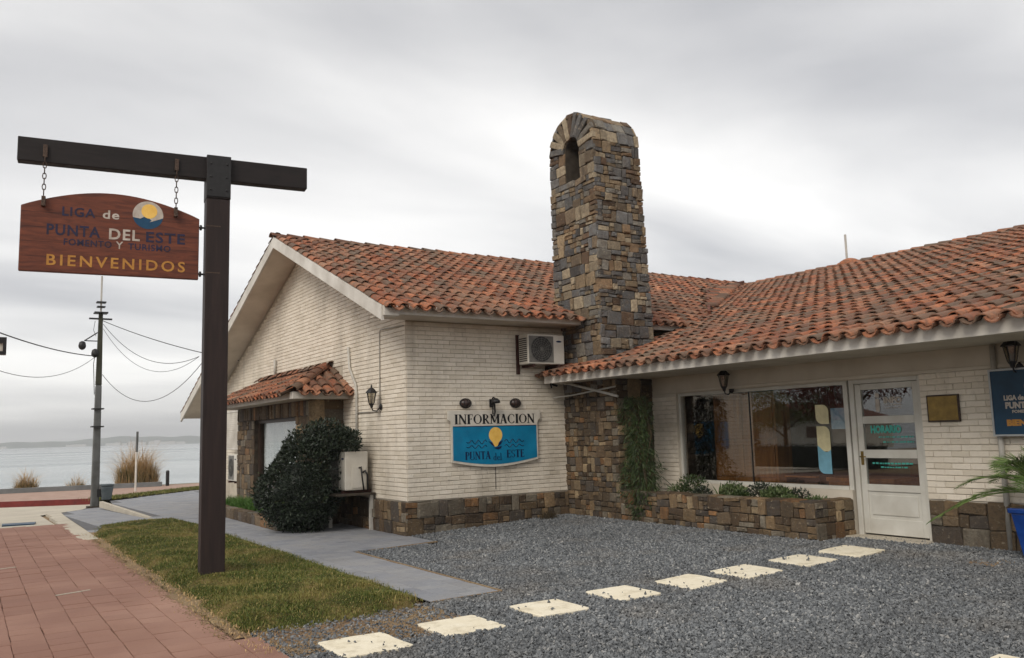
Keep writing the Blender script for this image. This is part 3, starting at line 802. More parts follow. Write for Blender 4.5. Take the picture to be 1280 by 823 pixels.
def blades(name, x, y, z, h, w, mat, lean=0.5, kind='stuff', parent=None, rnd=None, curl=True):
    n = len(x); a = rng.uniform(0, 2 * np.pi, n); l = rng.uniform(0.1, lean, n) * h; b = a + rng.normal(0, .5, n) + np.pi / 2
    base = np.stack([x, y, z], 1); sd = np.stack([np.cos(b), np.sin(b), np.zeros(n)], 1) * (w / 2)[:, None]
    ln = np.stack([np.cos(a), np.sin(a), np.zeros(n)], 1) * l[:, None]; up = np.array([0, 0, 1.0]) * h[:, None]
    mid = base + ln * 0.3 + up * 0.58; tip = base + ln + up * np.sqrt(np.clip(1 - (l / h) ** 2 * .6, .3, 1))[:, None]
    V = np.stack([base - sd, base + sd, mid + sd * .8, mid - sd * .8, tip + sd * .12, tip - sd * .12], 1).reshape(-1, 3)
    k = 6 * np.arange(n)[:, None]
    F = np.concatenate([k + np.array([[0,1,2,3]]), k + np.array([[3,2,4,5]])], 1).reshape(-1, 4)
    rr = np.repeat(rng.random(n) if rnd is None else rnd, 2)
    return link(name, np_mesh(name, V, F, rr), mat, parent, kind)
n = 175000
bx_, by_ = rng.uniform(-4.2, -2.12, n), rng.uniform(-5.5, 6.2, n)
kp = rng.random(n) < np.clip(1.15 - (by_ + 5.4) / 13, 0.3, 1)
bx_, by_ = bx_[kp], by_[kp]
jx, jy = bx_ + rng.normal(0, .055, len(bx_)), by_ + rng.normal(0, .055, len(bx_))
kp = in_lawn(jx, jy); bx_, by_ = bx_[kp], by_[kp]
kp = ~((np.abs(bx_ + 3.63) < 0.14) & (np.abs(by_ + 2.42) < 0.14)); bx_, by_ = bx_[kp], by_[kp]
n = len(bx_)
tag(blades('lawn', bx_, by_, lawn_h(bx_, by_) - 0.006, rng.uniform(0.012, 0.038, n) * (1 + .45 * np.sin(bx_ * 6.1 + 1.3 * np.sin(by_ * 2.2)) * np.sin(by_ * 4.3 + bx_ * 2)) * (1 + 1.2 * (rng.random(n) > .985)), rng.uniform(0.004, 0.009, n), M_BLADE, 1.1), 'short patchy lawn strip round the sign post', 'grass')
n = 5000
tt = rng.random(n); bx_ = -2.15 + tt * 5.0 + rng.normal(0, .3, n); by_ = 20.15 + tt * 4.6 + rng.normal(0, .22, n)
tag(blades('verge_grass', bx_, by_, np.full(n, -0.30), rng.uniform(.05, .12, n), rng.uniform(.015, .03, n), M_GRASS, 0.8), 'low grass verge beside the far pavement', 'grass')
# pebbles and dry bits on the soil strip
n = 2600
px_, py_ = rng.normal(-4.06, 0.09, n), rng.uniform(-6.2, 4.5, n)
sel = rng.random(n) < 0.5 + 0.5 * (py_ < -3)
px_, py_ = px_[sel], py_[sel]; n = len(px_)
tag(blades('dry_stalks', px_, py_, np.full(n, 0.036), rng.uniform(.01, .03, n), rng.uniform(.004, .010, n), M_DRY, 1.6), 'dry clippings along the sandy edge of the lawn', 'dry grass')
# ------------------------------------------------------------------ the building
B = thing('tourist_office', 'white brick tourist office with red clay tile roofs and a tall stone chimney', 'building')
S_M, S_W = 0.405, 0.29
RY, RX = 5.0, 14.0                                  # main ridge at Y=RY, wing ridge at X=RX
def zmain(y):                                       # deck top of the main roof
    return 3.60 + S_M * (y + 0.6) if y <= RY else 3.60 + S_M * (RY + 0.6) - 0.385 * (y - RY)
def zwing(x): return 2.61 + S_W * (x - 2.7)

BR = Pieces(BRICK_VAR, M_BRICK, 'brick', 'brickwork')
def brick_face(par, o, ax, n, w, z0, z1, holes=(), top=None):
    o, ax, n = np.array(o, float), np.array(ax, float), np.array(n, float)
    ch, bl = 0.0735, 0.235; r = 0; z = z0
    while z + ch <= z1 + 0.02:
        a = -(r % 2) * bl / 2 - random.uniform(0, .02); zc = z + ch / 2
        while a < w:
            l = bl * random.uniform(0.94, 1.05); segs = [(max(a, 0), min(a + l, w))]
            for (h0, h1, k0, k1) in holes:
                if k0 < zc < k1:
                    ns = []
                    for s0, s1 in segs:
                        if s1 <= h0 or s0 >= h1: ns.append((s0, s1)); continue
                        if s0 < h0: ns.append((s0, h0))
                        if s1 > h1: ns.append((h1, s1))
                    segs = ns
            for s0, s1 in segs:
                if s1 - s0 < 0.03: continue
                hh = min(ch, z1 - z)
                if hh < 0.03: continue
                if top is not None and (z + hh > top(s0) or z + hh > top(s1)): continue
                c = o + ax * (s0 + s1) / 2 + np.array([0, 0, z + hh / 2]) + n * random.uniform(-.003, .002)
                tw = random.gauss(0, .003)
                M = frame4(c, ax + n * tw, (n * random.gauss(0, .006)) + np.array([0, 0, 1.0]), n, s1 - s0 - 0.003, hh - 0.007, 0.014)
                BR.put(random.randrange(5), M, par, n, (s1 - s0) * hh)
            a += l
        z += ch; r += 1

ST = Pieces(STONE_VAR, M_STONE, 'stone', 'stonework')
SL_ = Pieces(STONE_VAR, M_STONE_LOW, 'stone', 'stonework_low')
def ashlar(w, h, hb=(0.17, 0.30), lb=(0.12, 0.34), split=0.55):
    out = []; y = 0
    while y < h - 1e-6:
        H = random.uniform(*hb)
        if h - y - H < hb[0] * 0.7: H = h - y
        x = 0
        while x < w - 1e-6:
            L = random.uniform(*lb)
            if w - x - L < lb[0] * 0.7: L = w - x
            r = random.random()
            if r < split and H > 0.14:
                k = 3 if (random.random() < 0.3 and H > 0.2) else 2
                cuts = sorted([0, 1] + [(i + random.uniform(.75, 1.25)) / k for i in range(k - 1)])
                for c0, c1 in zip(cuts[:-1], cuts[1:]):
                    if random.random() < 0.45 and L > 0.18:
                        m_ = x + L * random.uniform(.35, .65); out += [(x, m_, y + H * c0, y + H * c1), (m_, x + L, y + H * c0, y + H * c1)]
                    else: out.append((x, x + L, y + H * c0, y + H * c1))
            else: out.append((x, x + L, y, y + H))
            x += L
        y += H
    return out
def stone_face(P, par, o, ax, n, w, h, up=(0, 0, 1), depth=(0.02, 0.055), hb=(0.17, 0.30), lb=(0.12, 0.34), split=0.55, warp=None, skip=None, gap=0.012, zmax=None):
    o, ax, n, up = (np.array(v, float) for v in (o, ax, n, up))
    for (x0, x1, y0, y1) in ashlar(w, h, hb, lb, split):
        if skip and skip((x0 + x1) / 2, (y0 + y1) / 2): continue
        if warp: x0, x1 = warp(x0, (y0 + y1) / 2), warp(x1, (y0 + y1) / 2)
        c = o + ax * (x0 + x1) / 2 + up * (y0 + y1) / 2
        d = random.uniform(*depth); an = random.gauss(0, .05)
        a2 = ax * math.cos(an) + up * math.sin(an); u2 = up * math.cos(an) - ax * math.sin(an)
        M = frame4(c, a2, u2, n, max(x1 - x0 - gap, .02), max(y1 - y0 - gap, .02), d)
        P.put(random.randrange(14), M, par, n, (x1 - x0) * (y1 - y0))

# --- walls (mortar-coloured bodies; the bricks stand proud of them)
gp = [(0, -0.6), (13.4, -0.6), (13.4, zmain(13.4) - 0.16), (RY, zmain(RY) - 0.16), (0, zmain(0) - 0.16)]
gable = MB().prism(gp, (0, 0, 0), (0, 1, 0), (0, 0, 1), (0.25, 0, 0)).obj('gable_wall', M_MORTAR, B)
brick_face(gable, (0, 0, 0), (0, 1, 0), (-1, 0, 0), 13.4, 0.55, 5.8, holes=[(2.78, 7.68, -1, 2.95)], top=lambda a: zmain(a) - 0.17)
front = MB().box(0.252, 14.0, 0.0, 0.25, -0.3, 3.52).obj('sign_wall', M_MORTAR, B)
brick_face(front, (0.0, 0, 0), (1, 0, 0), (0, -1, 0), 3.2, 0.55, 3.50)
# stone plinth
pl = MB().box(-0.045, 3.2, -0.045, 0.0, -0.1, 0.535).box(-0.045, 0.0, 0.0, 2.78, -0.1, 0.535).obj('plinth', M_JOINT, B)
stone_face(SL_, pl, (-0.07, -0.045, 0.0), (1, 0, 0), (0, -1, 0), 3.25, 0.54, hb=(0.17, 0.3), lb=(0.12, 0.40), depth=(0.012, 0.035))
stone_face(SL_, pl, (-0.045, -0.07, 0.0), (0, 1, 0), (-1, 0, 0), 2.82, 0.54, hb=(0.17, 0.3), lb=(0.12, 0.40), depth=(0.012, 0.035))

# --- roofs
TI = Pieces(TILE_VAR, M_TILE, 'roof_tile', 'roof_tiles')
def deck(name, quad, th, mat, parent):
    q = [np.array(p, float) for p in quad]; n = np.cross(q[1] - q[0], q[3] - q[0]); n /= np.linalg.norm(n)
    if n[2] < 0: n = -n
    return MB().hexa([p - n * th for p in q] + q).obj(name, mat, parent)
main_roof = deck('main_roof', [(-0.65, -0.58, zmain(-.58)), (14.6, -0.58, zmain(-.58)), (14.6, RY, zmain(RY)), (-0.65, RY, zmain(RY))], 0.12, M_PLASTER, B)
deck('rear_slope', [(-0.65, RY, zmain(RY)), (14.6, RY, zmain(RY)), (14.6, 14.0, zmain(14.0)), (-0.65, 14.0, zmain(14.0))], 0.12, M_PLASTER, main_roof)
wing_roof = deck('wing_roof', [(2.74, -13, zwing(2.74)), (RX, -13, zwing(RX)), (RX, -0.1, zwing(RX)), (2.74, -0.1, zwing(2.74))], 0.10, M_DECK, B)
deck('wing_inner_slope', [(8.2, -0.1, zwing(8.2)), (RX, -0.1, zwing(RX)), (RX, 4.9, zwing(RX)), (RX - .1, 4.9, zwing(RX))], 0.06, M_DECK, wing_roof)
deck('wing_rear_slope', [(RX, -13, zwing(RX)), (22, -13, 3.4), (22, 4, 3.4), (RX, 4, zwing(RX))], 0.10, M_DECK, wing_roof)

def in_chimney(x, y, pad=0.0): return 3.16 - pad < x < 4.5 + pad and -1.25 - pad < y < 0.3 + pad
def tile_field(par, o, ax, upv, ncol, nrow, pitch, expo, ok, jit=1.0, first_over=0.07):
    o, ax, upv = (np.array(v, float) for v in (o, ax, upv)); upv = upv / np.linalg.norm(upv)
    n = np.cross(ax, upv); n /= np.linalg.norm(n)
    if n[2] < 0: n = -n
    for i in range(ncol):
        wob = random.gauss(0, .006) * jit
        for pan in (1, 0):
            if pan and i == ncol - 1: continue
            for j in range(nrow):
                c = o + ax * (i * pitch + (pitch / 2 if pan else 0) + wob + random.gauss(0, .005) * jit) + upv * (j * expo + 0.17 - first_over + random.gauss(0, .010) * jit)
                if not ok(c): continue
                a = random.gauss(0, .022) * jit; t = random.gauss(0, .012)
                x2 = ax * math.cos(a) + upv * math.sin(a); y2 = upv * math.cos(a) - ax * math.sin(a)
                y3 = y2 * math.cos(t) + n * math.sin(t); n3 = np.cross(x2, y3)
                if n3 @ n < 0: n3 = -n3; x2 = -x2
                lift = 0.080 if pan else 0.022
                if pan and j == 0: c = c - upv * .05; lift = .068
                M = frame4(c + n * (lift + random.gauss(0, .003)), x2, y3, n3)
                TI.put(random.randrange(6, 10) if pan else random.randrange(6), M, par, n, 0.0 if pan else 0.2 * expo)
upm = (0, 1, S_M)
def ok_main(c):
    if in_chimney(c[0], c[1], 0.02): return False
    if c[0] > 4.4 and zwing(c[0]) > zmain(c[1]) + 0.03 and c[1] > -0.55: return False
    return c[1] < RY - 0.02
tile_field(main_roof, (-0.61, -0.62, zmain(-0.62)), (1, 0, 0), upm, 63, 19, 0.236, 0.325, ok_main)
upw = (1, 0, S_W)
def ok_wing(c):
    x, y = c[0], c[1]
    if in_chimney(x, y, 0.02) or x > RX: return False
    if y > -0.03 and x < 5: return False
    if y > -0.66: return zwing(x) > zmain(y) + 0.02 or (zwing(x) < 3.32 and y < -0.05)
    return True
tile_field(wing_roof, (2.69, -12.9, zwing(2.69)), (0, 1, 0), upw, 78, 36, 0.230, 0.325, ok_wing)
# the little raised fillet where the wing roof laps onto the main roof
CR = [(7.2, 0.15), (9.88, 2.77), (13.7, 4.95)]
fil = MB()
for a, b in zip(CR[:-1], CR[1:]):
    fil.bar((a[0], a[1], zmain(a[1]) + 0.10), (b[0], b[1], zmain(b[1]) + 0.10), 0.06, 0.16)
fil.obj('valley_flashing', M_DECK, wing_roof)
def ok_cr(c):
    return inpoly(c[0], c[1], CR) and not (zwing(c[0]) > zmain(c[1]) + 0.02)
for i in range(28):
    for j in range(26):
        x, y = 7.1 + j * 0.31, 0.0 + i * 0.23
        if inpoly(x, y, CR) and zwing(x) < zmain(y) + 0.05:
            nn = np.array([0, -S_M, 1.0]); nn /= np.linalg.norm(nn)
            yv = np.array([1, 0, 0.12]); yv /= np.linalg.norm(yv); xv = np.cross(yv, nn); xv /= np.linalg.norm(xv); zv = np.cross(xv, yv)
            TI.put(random.randrange(6), frame4((x, y, zmain(y) + 0.13), xv, yv, zv), wing_roof, nn, 0.06)
# ridge tiles
def ridge(par, a, b, w=0.36):
    a, b = np.array(a, float), np.array(b, float); L = np.linalg.norm(b - a); t = (b - a) / L; k = int(L / w)
    x = np.cross(t, (0, 0, 1.0)); x /= np.linalg.norm(x); z = np.cross(x, t)
    for i in range(k + 1):
        c = a + t * (i * w) + np.array([0, 0, random.gauss(0, .006)])
        TI.put(random.randrange(10, 13), frame4(c, x, t, z), par, (0, -.5, .8), 0.05)
ridge(main_roof, (-0.55, RY, zmain(RY) + 0.02), (13.9, RY, zmain(RY) + 0.02))
ridge(wing_roof, (RX, 4.8, zwing(RX) + 0.02), (RX, -12.8, zwing(RX) + 0.02))
# pale mortar packed into the open ends of the lowest tiles
pk = MB()
half = [(.066 * math.cos(math.pi * i / 8), .004 + .060 * math.sin(math.pi * i / 8)) for i in range(9)]
for i in range(63):
    x = -0.61 + i * .236
    if x < 3.15 or 4.5 < x < 6.4: pk.prism(half, (x, -.66, zmain(-.66) + .012), (1, 0, 0), (0, 0, 1), (0, .06, .024))
    if x < 3.15: pk.box(x + .03, x + .206, -.63, -.60, zmain(-.62) - .05, zmain(-.62) + .03)
for i in range(78):
    y = -12.9 + i * .23
    if y < -.1: pk.prism(half, (2.655, y, zwing(2.655) + .012), (0, 1, 0), (0, 0, 1), (.06, 0, .0174))
    if y < -.3: pk.box(2.68, 2.71, y + .03, y + .20, zwing(2.68) - .05, zwing(2.68) + .03)
pk.obj('eave_mortar', M_PLASTER, B, kind='stuff')
# fascias, soffits, verge boards
MB().box(-0.66, 3.30, -0.625, -0.585, 3.50, 3.645).obj('fascia', M_FASCIA, B, bevel=0.006)
MB().box(4.35, 7.0, -0.625, -0.585, 3.49, 3.645).obj('fascia', M_FASCIA, B, bevel=0.006)
MB().box(-0.64, 6.4, -0.584, -0.03, 3.503, 3.525).obj('soffit', M_PLASTER, B)
MB().box(-0.675, -0.42, -0.66, -0.46, 3.47, 3.63).obj('eave_return', M_FASCIA, B, bevel=0.008)
MB().box(3.301, 3.325, -0.65, -0.05, 3.42, 3.66).obj('eave_end_board', M_FASCIA, B, bevel=0.004)
vb = MB()
nv = 0.20
vb.hexa([(-0.70, -0.60, zmain(-.6) - nv), (-0.655, -0.60, zmain(-.6) - nv), (-0.655, RY, zmain(RY) - nv), (-0.70, RY, zmain(RY) - nv),
         (-0.70, -0.60, zmain(-.6) + .03), (-0.655, -0.60, zmain(-.6) + .03), (-0.655, RY, zmain(RY) + .03), (-0.70, RY, zmain(RY) + .03)])
vb.hexa([(-0.70, RY, zmain(RY) - nv), (-0.655, RY, zmain(RY) - nv), (-0.655, 14.0, zmain(14) - nv), (-0.70, 14.0, zmain(14) - nv),
         (-0.70, RY, zmain(RY) + .03), (-0.655, RY, zmain(RY) + .03), (-0.655, 14.0, zmain(14) + .03), (-0.70, 14.0, zmain(14) + .03)])
vb.obj('verge_board', M_FASCIA, B)
for j in range(29):                                 # thin tile edge on the far slope of the gable
    y = RY + 0.1 + j * 0.31
    if y < 13.9:
        yv = np.array([0, -1, 0.385]); yv /= np.linalg.norm(yv); zv = np.array([0, 0.385, 1.0]); zv /= np.linalg.norm(zv)
        TI.put(random.randrange(6), frame4((-0.63, y, zmain(y) + 0.03), np.cross(yv, zv), yv, zv), main_roof, (-1, 0, 0.2), 0.02)
MB().box(2.665, 2.70, -13, -0.12, 2.465, 2.62).obj('fascia', M_FASCIA, B, bevel=0.006)
MB().box(2.701, 4.02, -13, -0.2, 2.478, 2.50).obj('soffit', M_PLASTER, B)

# --- chimney and pier
ch = MB()
CX0, CX1b, CX1t = 3.21, 4.42, 4.24
CY0, CY1 = 0.17, -1.12                              # left and right edges of the arched face
ZS = 6.80                                           # springing of the barrel top
cyc, rad = (CY0 + CY1) / 2, (CY0 - CY1) / 2
NV0, NV1, NZ0, NZ1 = -0.28, -0.70, 6.20, 6.80       # niche
nyc, nr = (NV0 + NV1) / 2, (NV0 - NV1) / 2
N_ = 14
outer = [(CY0, 2.0)] + [(cyc + rad * math.cos(math.pi * i / N_), ZS + rad * math.sin(math.pi * i / N_)) for i in range(N_ + 1)] + [(CY1, 2.0)]
inner = [(NV0, NZ0)] + [(nyc + nr * math.cos(math.pi * i / N_), NZ1 + nr * math.sin(math.pi * i / N_)) for i in range(N_ + 1)] + [(NV1, NZ0)]
k = len(outer)
xr = lambda z: CX1b + (CX1t - CX1b) * min(max((z - 3) / 3.8, 0), 1)
vs = [(CX0, y, z) for y, z in outer] + [(CX0, y, z) for y, z in inner] + [(xr(z), y, z) for y, z in outer] + [(CX0 + 0.5, y, z) for y, z in inner]
fs = [(i, i + 1, k + i + 1, k + i) for i in range(k - 1)] + [(k - 1, 0, k, 2 * k - 1)]
fs += [(i, 2 * k + i, 2 * k + i + 1, i + 1) for i in range(k - 1)]
fs += [tuple(range(3 * k - 1, 2 * k - 1, -1)), tuple(range(3 * k, 4 * k))]
fs += [(k + i, k + i + 1, 3 * k + i + 1, 3 * k + i) for i in range(k - 1)] + [(2 * k - 1, k, 3 * k, 4 * k - 1)]
chimney = ch.add(vs, fs).obj('chimney', M_JOINT, B)
MB().box(CX0 + .3, CX0 + .31, NV1 + .01, NV0 - .01, NZ0 + .01, NZ1 + .19).obj('niche_shade_sheet', M_BLACKMETAL, chimney)  # black sheet stands in for the shade inside the niche opening
wf = CY0 - CY1
# arched face: full width below the niche, two cheeks beside it, radial stones over it
stone_face(ST, chimney, (CX0, CY0 + .03, 2.3), (0, -1, 0), (-1, 0, 0), wf + .06, NZ0 - 2.3, hb=(.14, .27), lb=(.08, .32))
stone_face(ST, chimney, (CX0, CY0 + .03, NZ0), (0, -1, 0), (-1, 0, 0), CY0 + .03 - NV0 - .01, ZS - NZ0, hb=(.15, .25), lb=(.16, .3), split=.3)
stone_face(ST, chimney, (CX0, NV1 - .01, NZ0), (0, -1, 0), (-1, 0, 0), NV1 - CY1 + .02, ZS - NZ0, hb=(.15, .25), lb=(.16, .3), split=.3)
for i in range(11):
    a = math.pi * (i + .5) / 11; r0, r1 = nr + .02, rad + .03; rm = (r0 + r1) / 2
    c = (CX0, cyc + rm * math.cos(a) + (nyc - cyc) * .5, ZS + rm * math.sin(a)); rv = np.array([0, math.cos(a), math.sin(a)]); tv = np.array([0, -math.sin(a), math.cos(a)])
    ST.put(random.randrange(14), frame4(c, tv, rv, (-1, 0, 0), math.pi * rm / 11 * .92, r1 - r0, random.uniform(.04, .06)), chimney, (-1, 0, 0), .1)
# right face, tapering
def wp(x, y): z = 2.3 + y; return x * (xr(z) - CX0) / (CX1b - CX0)
stone_face(ST, chimney, (CX0 - .03, CY1, 2.3), (1, 0, 0), (0, -1, 0), CX1b - CX0 + .05, ZS - 2.3, hb=(.12, .25), lb=(.09, .34), warp=wp, depth=(.015, .06))
# rounded top, rows of stones along X
for i in range(9):
    a0, a1 = math.pi * i / 9, math.pi * (i + 1) / 9; a = (a0 + a1) / 2; x = CX0 - .04
    while x < CX1t - .02:
        L = random.uniform(.12, .3); L = min(L, CX1t + .02 - x)
        rv = np.array([0, math.cos(a), math.sin(a)]); tv = np.array([0, -math.sin(a), math.cos(a)])
        drop = 0.0
        c = np.array([x + L / 2, cyc + (rad - .005 - drop) * math.cos(a), ZS + (rad - .005 - drop) * math.sin(a)])
        ST.put(random.randrange(14), frame4(c, (1, 0, 0), -tv, rv if True else rv, L - .012, rad * math.pi / 9 - .012, random.uniform(.025, .055)), chimney, rv, L * .2)
        x += L
stone_face(ST, chimney, (xr(2.6) + .02, CY0, 2.6), (0, -1, 0), (1, 0, 0.047), wf, ZS - 2.6, up=(-.049, 0, 1), depth=(.01, .03))
stone_face(ST, chimney, (CX1b, CY0, 3.2), (-1, 0, 0), (0, 1, 0), CX1b - CX0, ZS - 3.2)
pier = MB().box(3.21, 4.4, -1.48, 0.0, -0.2, 2.476).obj('pier', M_JOINT, B)
stone_face(SL_, pier, (3.21, 0.0, 0.02), (0, -1, 0), (-1, 0, 0), 1.5, 2.46, hb=(.13, .26), lb=(.08, .24), depth=(.015, .045), split=.65)
stone_face(SL_, pier, (3.19, -1.48, 0.02), (1, 0, 0), (0, -1, 0), 0.83, 2.46, hb=(.16, .3), lb=(.12, .34), depth=(.01, .03))

# --- wing wall with shop window and door
WX = 4.0
V0, V1 = -2.08, -5.36                               # window opening in Y
DY0, DY1 = -5.40, -6.44                             # door opening
ZW0, ZW1 = 0.72, 2.19
wm = MB()
wm.box(WX, WX + .2, V0, -1.4, -.3, 2.479).box(WX, WX + .2, DY1, V0, ZW1, 2.479).box(WX, WX + .2, V1, V0, -.3, ZW0)
wm.box(WX, WX + .2, -13, DY1, -.3, 2.479)
wing_wall = wm.obj('wing_wall', M_PLASTER, B)
brick_face(wing_wall, (WX, -1.4, 0), (0, -1, 0), (-1, 0, 0), -1.4 - V0, 0.6, 2.19)
brick_face(wing_wall, (WX, DY1, 0), (0, -1, 0), (-1, 0, 0), 5.5, 0.66, 2.20)
wp_ = MB().box(WX - .04, WX, -13, DY1 - .02, -.1, .645).obj('plinth', M_JOINT, B)
stone_face(SL_, wp_, (WX - .04, DY1 - .03, 0.06), (0, -1, 0), (-1, 0, 0), 5.0, .60, hb=(.24, .33), lb=(.18, .42), depth=(.015, .035), split=.4)
MB().box(WX - .035, WX - .002, -13, -1.6, 2.20, 2.245).obj('lintel_band', M_PLASTER, B, bevel=.006)
# room behind the glass
rm = MB()
rm.box(WX + .2, 8.5, -12, 0.0, 0.02, 0.10); rm.box(8.5, 8.6, -12, 0, 0, 2.9); rm.box(WX + .2, 8.5, -12.1, -12, 0, 2.9); rm.box(WX + .42, 8.5, -.3, -.2, 0, 2.9); rm.box(WX + .2, 8.5, -12, 0, 2.62, 2.7)
rm.obj('interior', M_INTWALL, B)
# shop window
win = MB()
f = .05
win.box(WX + .04, WX + .12, V0 - f, V0, ZW0, ZW1).box(WX + .04, WX + .12, V1, V1 + .07, ZW0, ZW1).box(WX + .04, WX + .12, V1 + .07, V0 - f, ZW1 - f, ZW1).box(WX + .02, WX + .13, V1 + .07, V0 - f, ZW0, ZW0 + .05)
window = win.obj('shop_window', M_DOORWHITE, B, bevel=.005)
MB().box(WX + .075, WX + .083, V1 + .07, V0 - f, ZW0 + .05, ZW1 - f).obj('pane', M_GLASS, window)
MB().box(WX + .07, WX + .09, -3.60, -3.585, ZW0 + .05, ZW1 - f).obj('glass_joint', M_INTDARK, window)
# information "i" decal on the glass
def rounded(w, h, r, corners):                      # corners: which of BL, BR, TR, TL are rounded
    P = []
    for (cx, cy, a0, k) in ((-w/2, -h/2, 180, 0), (w/2, -h/2, 270, 1), (w/2, h/2, 0, 2), (-w/2, h/2, 90, 3)):
        if corners[k]:
            ox, oy = cx + (r if cx < 0 else -r), cy + (r if cy < 0 else -r)
            for t in range(7): a = R(a0 + 15 * t); P.append((ox + r * math.cos(a), oy + r * math.sin(a)))
        else: P.append((cx, cy))
    return P
XF = WX + .0735
dec = MB().prism(rounded(.215, .27, .1, (1, 0, 1, 0)), (XF, -4.905, 1.75), (0, -1, 0), (0, 0, 1), (-.002, 0, 0)).obj('decal_dot', M_STICKCREAM, window)
body = rounded(.215, .66, .1, (1, 0, 1, 0))
MB().prism([(-.1075, -.02), (.1075, -.02)] + [p for p in body if p[1] > -.02], (XF, -4.905, 1.255), (0, -1, 0), (0, 0, 1), (-.002, 0, 0)).obj('decal_stem', M_STICKCREAM, window)
wave = [(-.1075 + .215 * t / 8, .02 + .05 * math.sin(t / 8 * math.pi * 1.2 + 2.2)) for t in range(9)]
MB().prism([p for p in body if p[1] < -.03] + [(.1075, -.03)] + wave[::-1], (XF - .0025, -4.905, 1.255), (0, -1, 0), (0, 0, 1), (-.002, 0, 0)).obj('decal_wave', M_STICKBLUE, window)
MB().box(XF + .012, XF + .014, -5.27, -5.04, 1.54, 1.83).obj('notice', M_PAPER, window)
for y, w_ in ((-4.86, .012), (-5.0, .008), (-5.12, .035)):
    MB().box(XF + .03, XF + .035, y - w_ / 2, y + w_ / 2, 1.86, 2.14).obj('hanging_strip', M_INTDARK, window)
# --- door
dr = MB()
dr.box(WX + .02, WX + .14, DY0 - .07, DY0 - .001, .13, ZW1).box(WX + .02, WX + .14, DY1 + .001, DY1 + .05, .13, ZW1).box(WX + .02, WX + .14, DY1 + .05, DY0 - .07, ZW1 - .055, ZW1)
door = dr.obj('door', M_DOORWHITE, B, bevel=.006)
ya, yb = DY0 - .075, DY1 + .055
def rail(z0, z1): return (WX + .045, WX + .095, yb, ya, z0, z1)
leaf = MB()
leaf.box(WX + .045, WX + .095, ya - .085, ya, .17, ZW1 - .06).box(WX + .045, WX + .095, yb, yb + .085, .17, ZW1 - .06)
yi0, yi1 = yb + .085, ya - .085
for z0, z1 in ((.17, .37), (.72, .81), (1.15, 1.26), (1.60, 1.70), (2.05, ZW1 - .06)):
    leaf.box(WX + .0455, WX + .0945, yi0, yi1, z0, z1)
lf = leaf.obj('door_leaf', M_DOORWHITE, door, bevel=.006)
MB().box(WX + .062, WX + .08, yi0, yi1, .37, .72).obj('lower_panel', M_DOORWHITE, door)
MB().box(WX + .05, WX + .066, yi0 + .045, yi1 - .045, .415, .675).obj('raised_panel', M_DOORWHITE, door, bevel=.012)
for z0, z1 in ((.81, 1.15), (1.26, 1.60), (1.70, 2.05)):
    MB().box(WX + .067, WX + .073, yi0, yi1, z0, z1).obj('pane', M_GLASS, door)
MB().box(WX + .038, WX + .046, ya - .065, ya - .025, 1.06, 1.24).obj('lock_plate', M_BRASS, door)
MB().tube([(WX + .04, ya - .045, 1.17), (WX - .01, ya - .045, 1.17), (WX - .015, ya - .13, 1.17)], .009).obj('handle', M_BRASS, door, smooth=True)
MB().box(WX - .25, WX + .14, DY1 - .05, DY0 + .02, .0, .15).obj('threshold', M_CONC, B, bevel=.01)

# lettering
def text_mesh(s, size, bold=0.0, ext=0.001, spacing=1.0, align='CENTER'):
    cu = D.curves.new('t', 'FONT'); cu.body = s; cu.size = size; cu.offset = bold; cu.extrude = ext; cu.align_x = align; cu.align_y = 'CENTER'
    cu.space_character = spacing; cu.resolution_u = 3
    o = D.objects.new('t', cu); COL.objects.link(o)
    me = D.meshes.new_from_object(o.evaluated_get(bpy.context.evaluated_depsgraph_get()))
    D.objects.remove(o); D.curves.remove(cu); return me
def letter(name, s, size, mat, parent, o, ax, up, bold=0.0, width=None, ext=0.0012, spacing=1.0):
    me = text_mesh(s, size, bold, ext, spacing); me.name = name
    xs_ = [v.co.x for v in me.vertices]; ys_ = [v.co.y for v in me.vertices]
    w = max(xs_) - min(xs_); hgt = max(ys_) - min(ys_); cx, cy = (max(xs_) + min(xs_)) / 2, (max(ys_) + min(ys_)) / 2
    k = (width / w) if width else 1.0; kh = size / hgt
    a, u, p = np.array(ax, float), np.array(up, float), np.array(o, float); n = np.cross(a, u)
    for v in me.vertices:
        q = p + a * (v.co.x - cx) * k + u * (v.co.y - cy) * kh + n * v.co.z; v.co = q
    me.materials.clear(); me.materials.append(mat)
    return link(name, me, None, parent)
ax, up = (0, -1, 0), (0, 0, 1)
XD = WX + .064
ym = (yi0 + yi1) / 2
letter('lettering', 'INFO', .085, M_OFFWHITE, door, (XD, ym - .08, 1.90), ax, up, .004, .26)
def fine_print(z, y0, y1, h, mat):                 # print too small to read: broken dashes
    m = MB(); y = y0; g = random.Random(int(z * 1000))
    while y > y1:
        l = g.uniform(.012, .05); m.box(XD - .001, XD, max(y - l, y1), y, z - h/2, z + h/2 * g.uniform(.5, 1)); y -= l + g.uniform(.008, .018)
    m.obj('fine_print', mat, door)
for z in (1.838, 1.80): fine_print(z, ym + .04, ym - .21, .016, M_OFFWHITE)
MB().prism(rounded(.06, .17, .02, (1, 0, 1, 0)), (XD, ym + .14, 1.84), (0, -1, 0), (0, 0, 1), (-.001, 0, 0)).obj('lettering', M_OFFWHITE, door)
MB().prism(rounded(.06, .06, .02, (1, 0, 1, 0)), (XD, ym + .14, 1.97), (0, -1, 0), (0, 0, 1), (-.001, 0, 0)).obj('lettering', M_OFFWHITE, door)
letter('lettering', 'HORARIO', .105, M_TURQ, door, (XD, ym + .05, 1.525), ax, up, .006, .44)
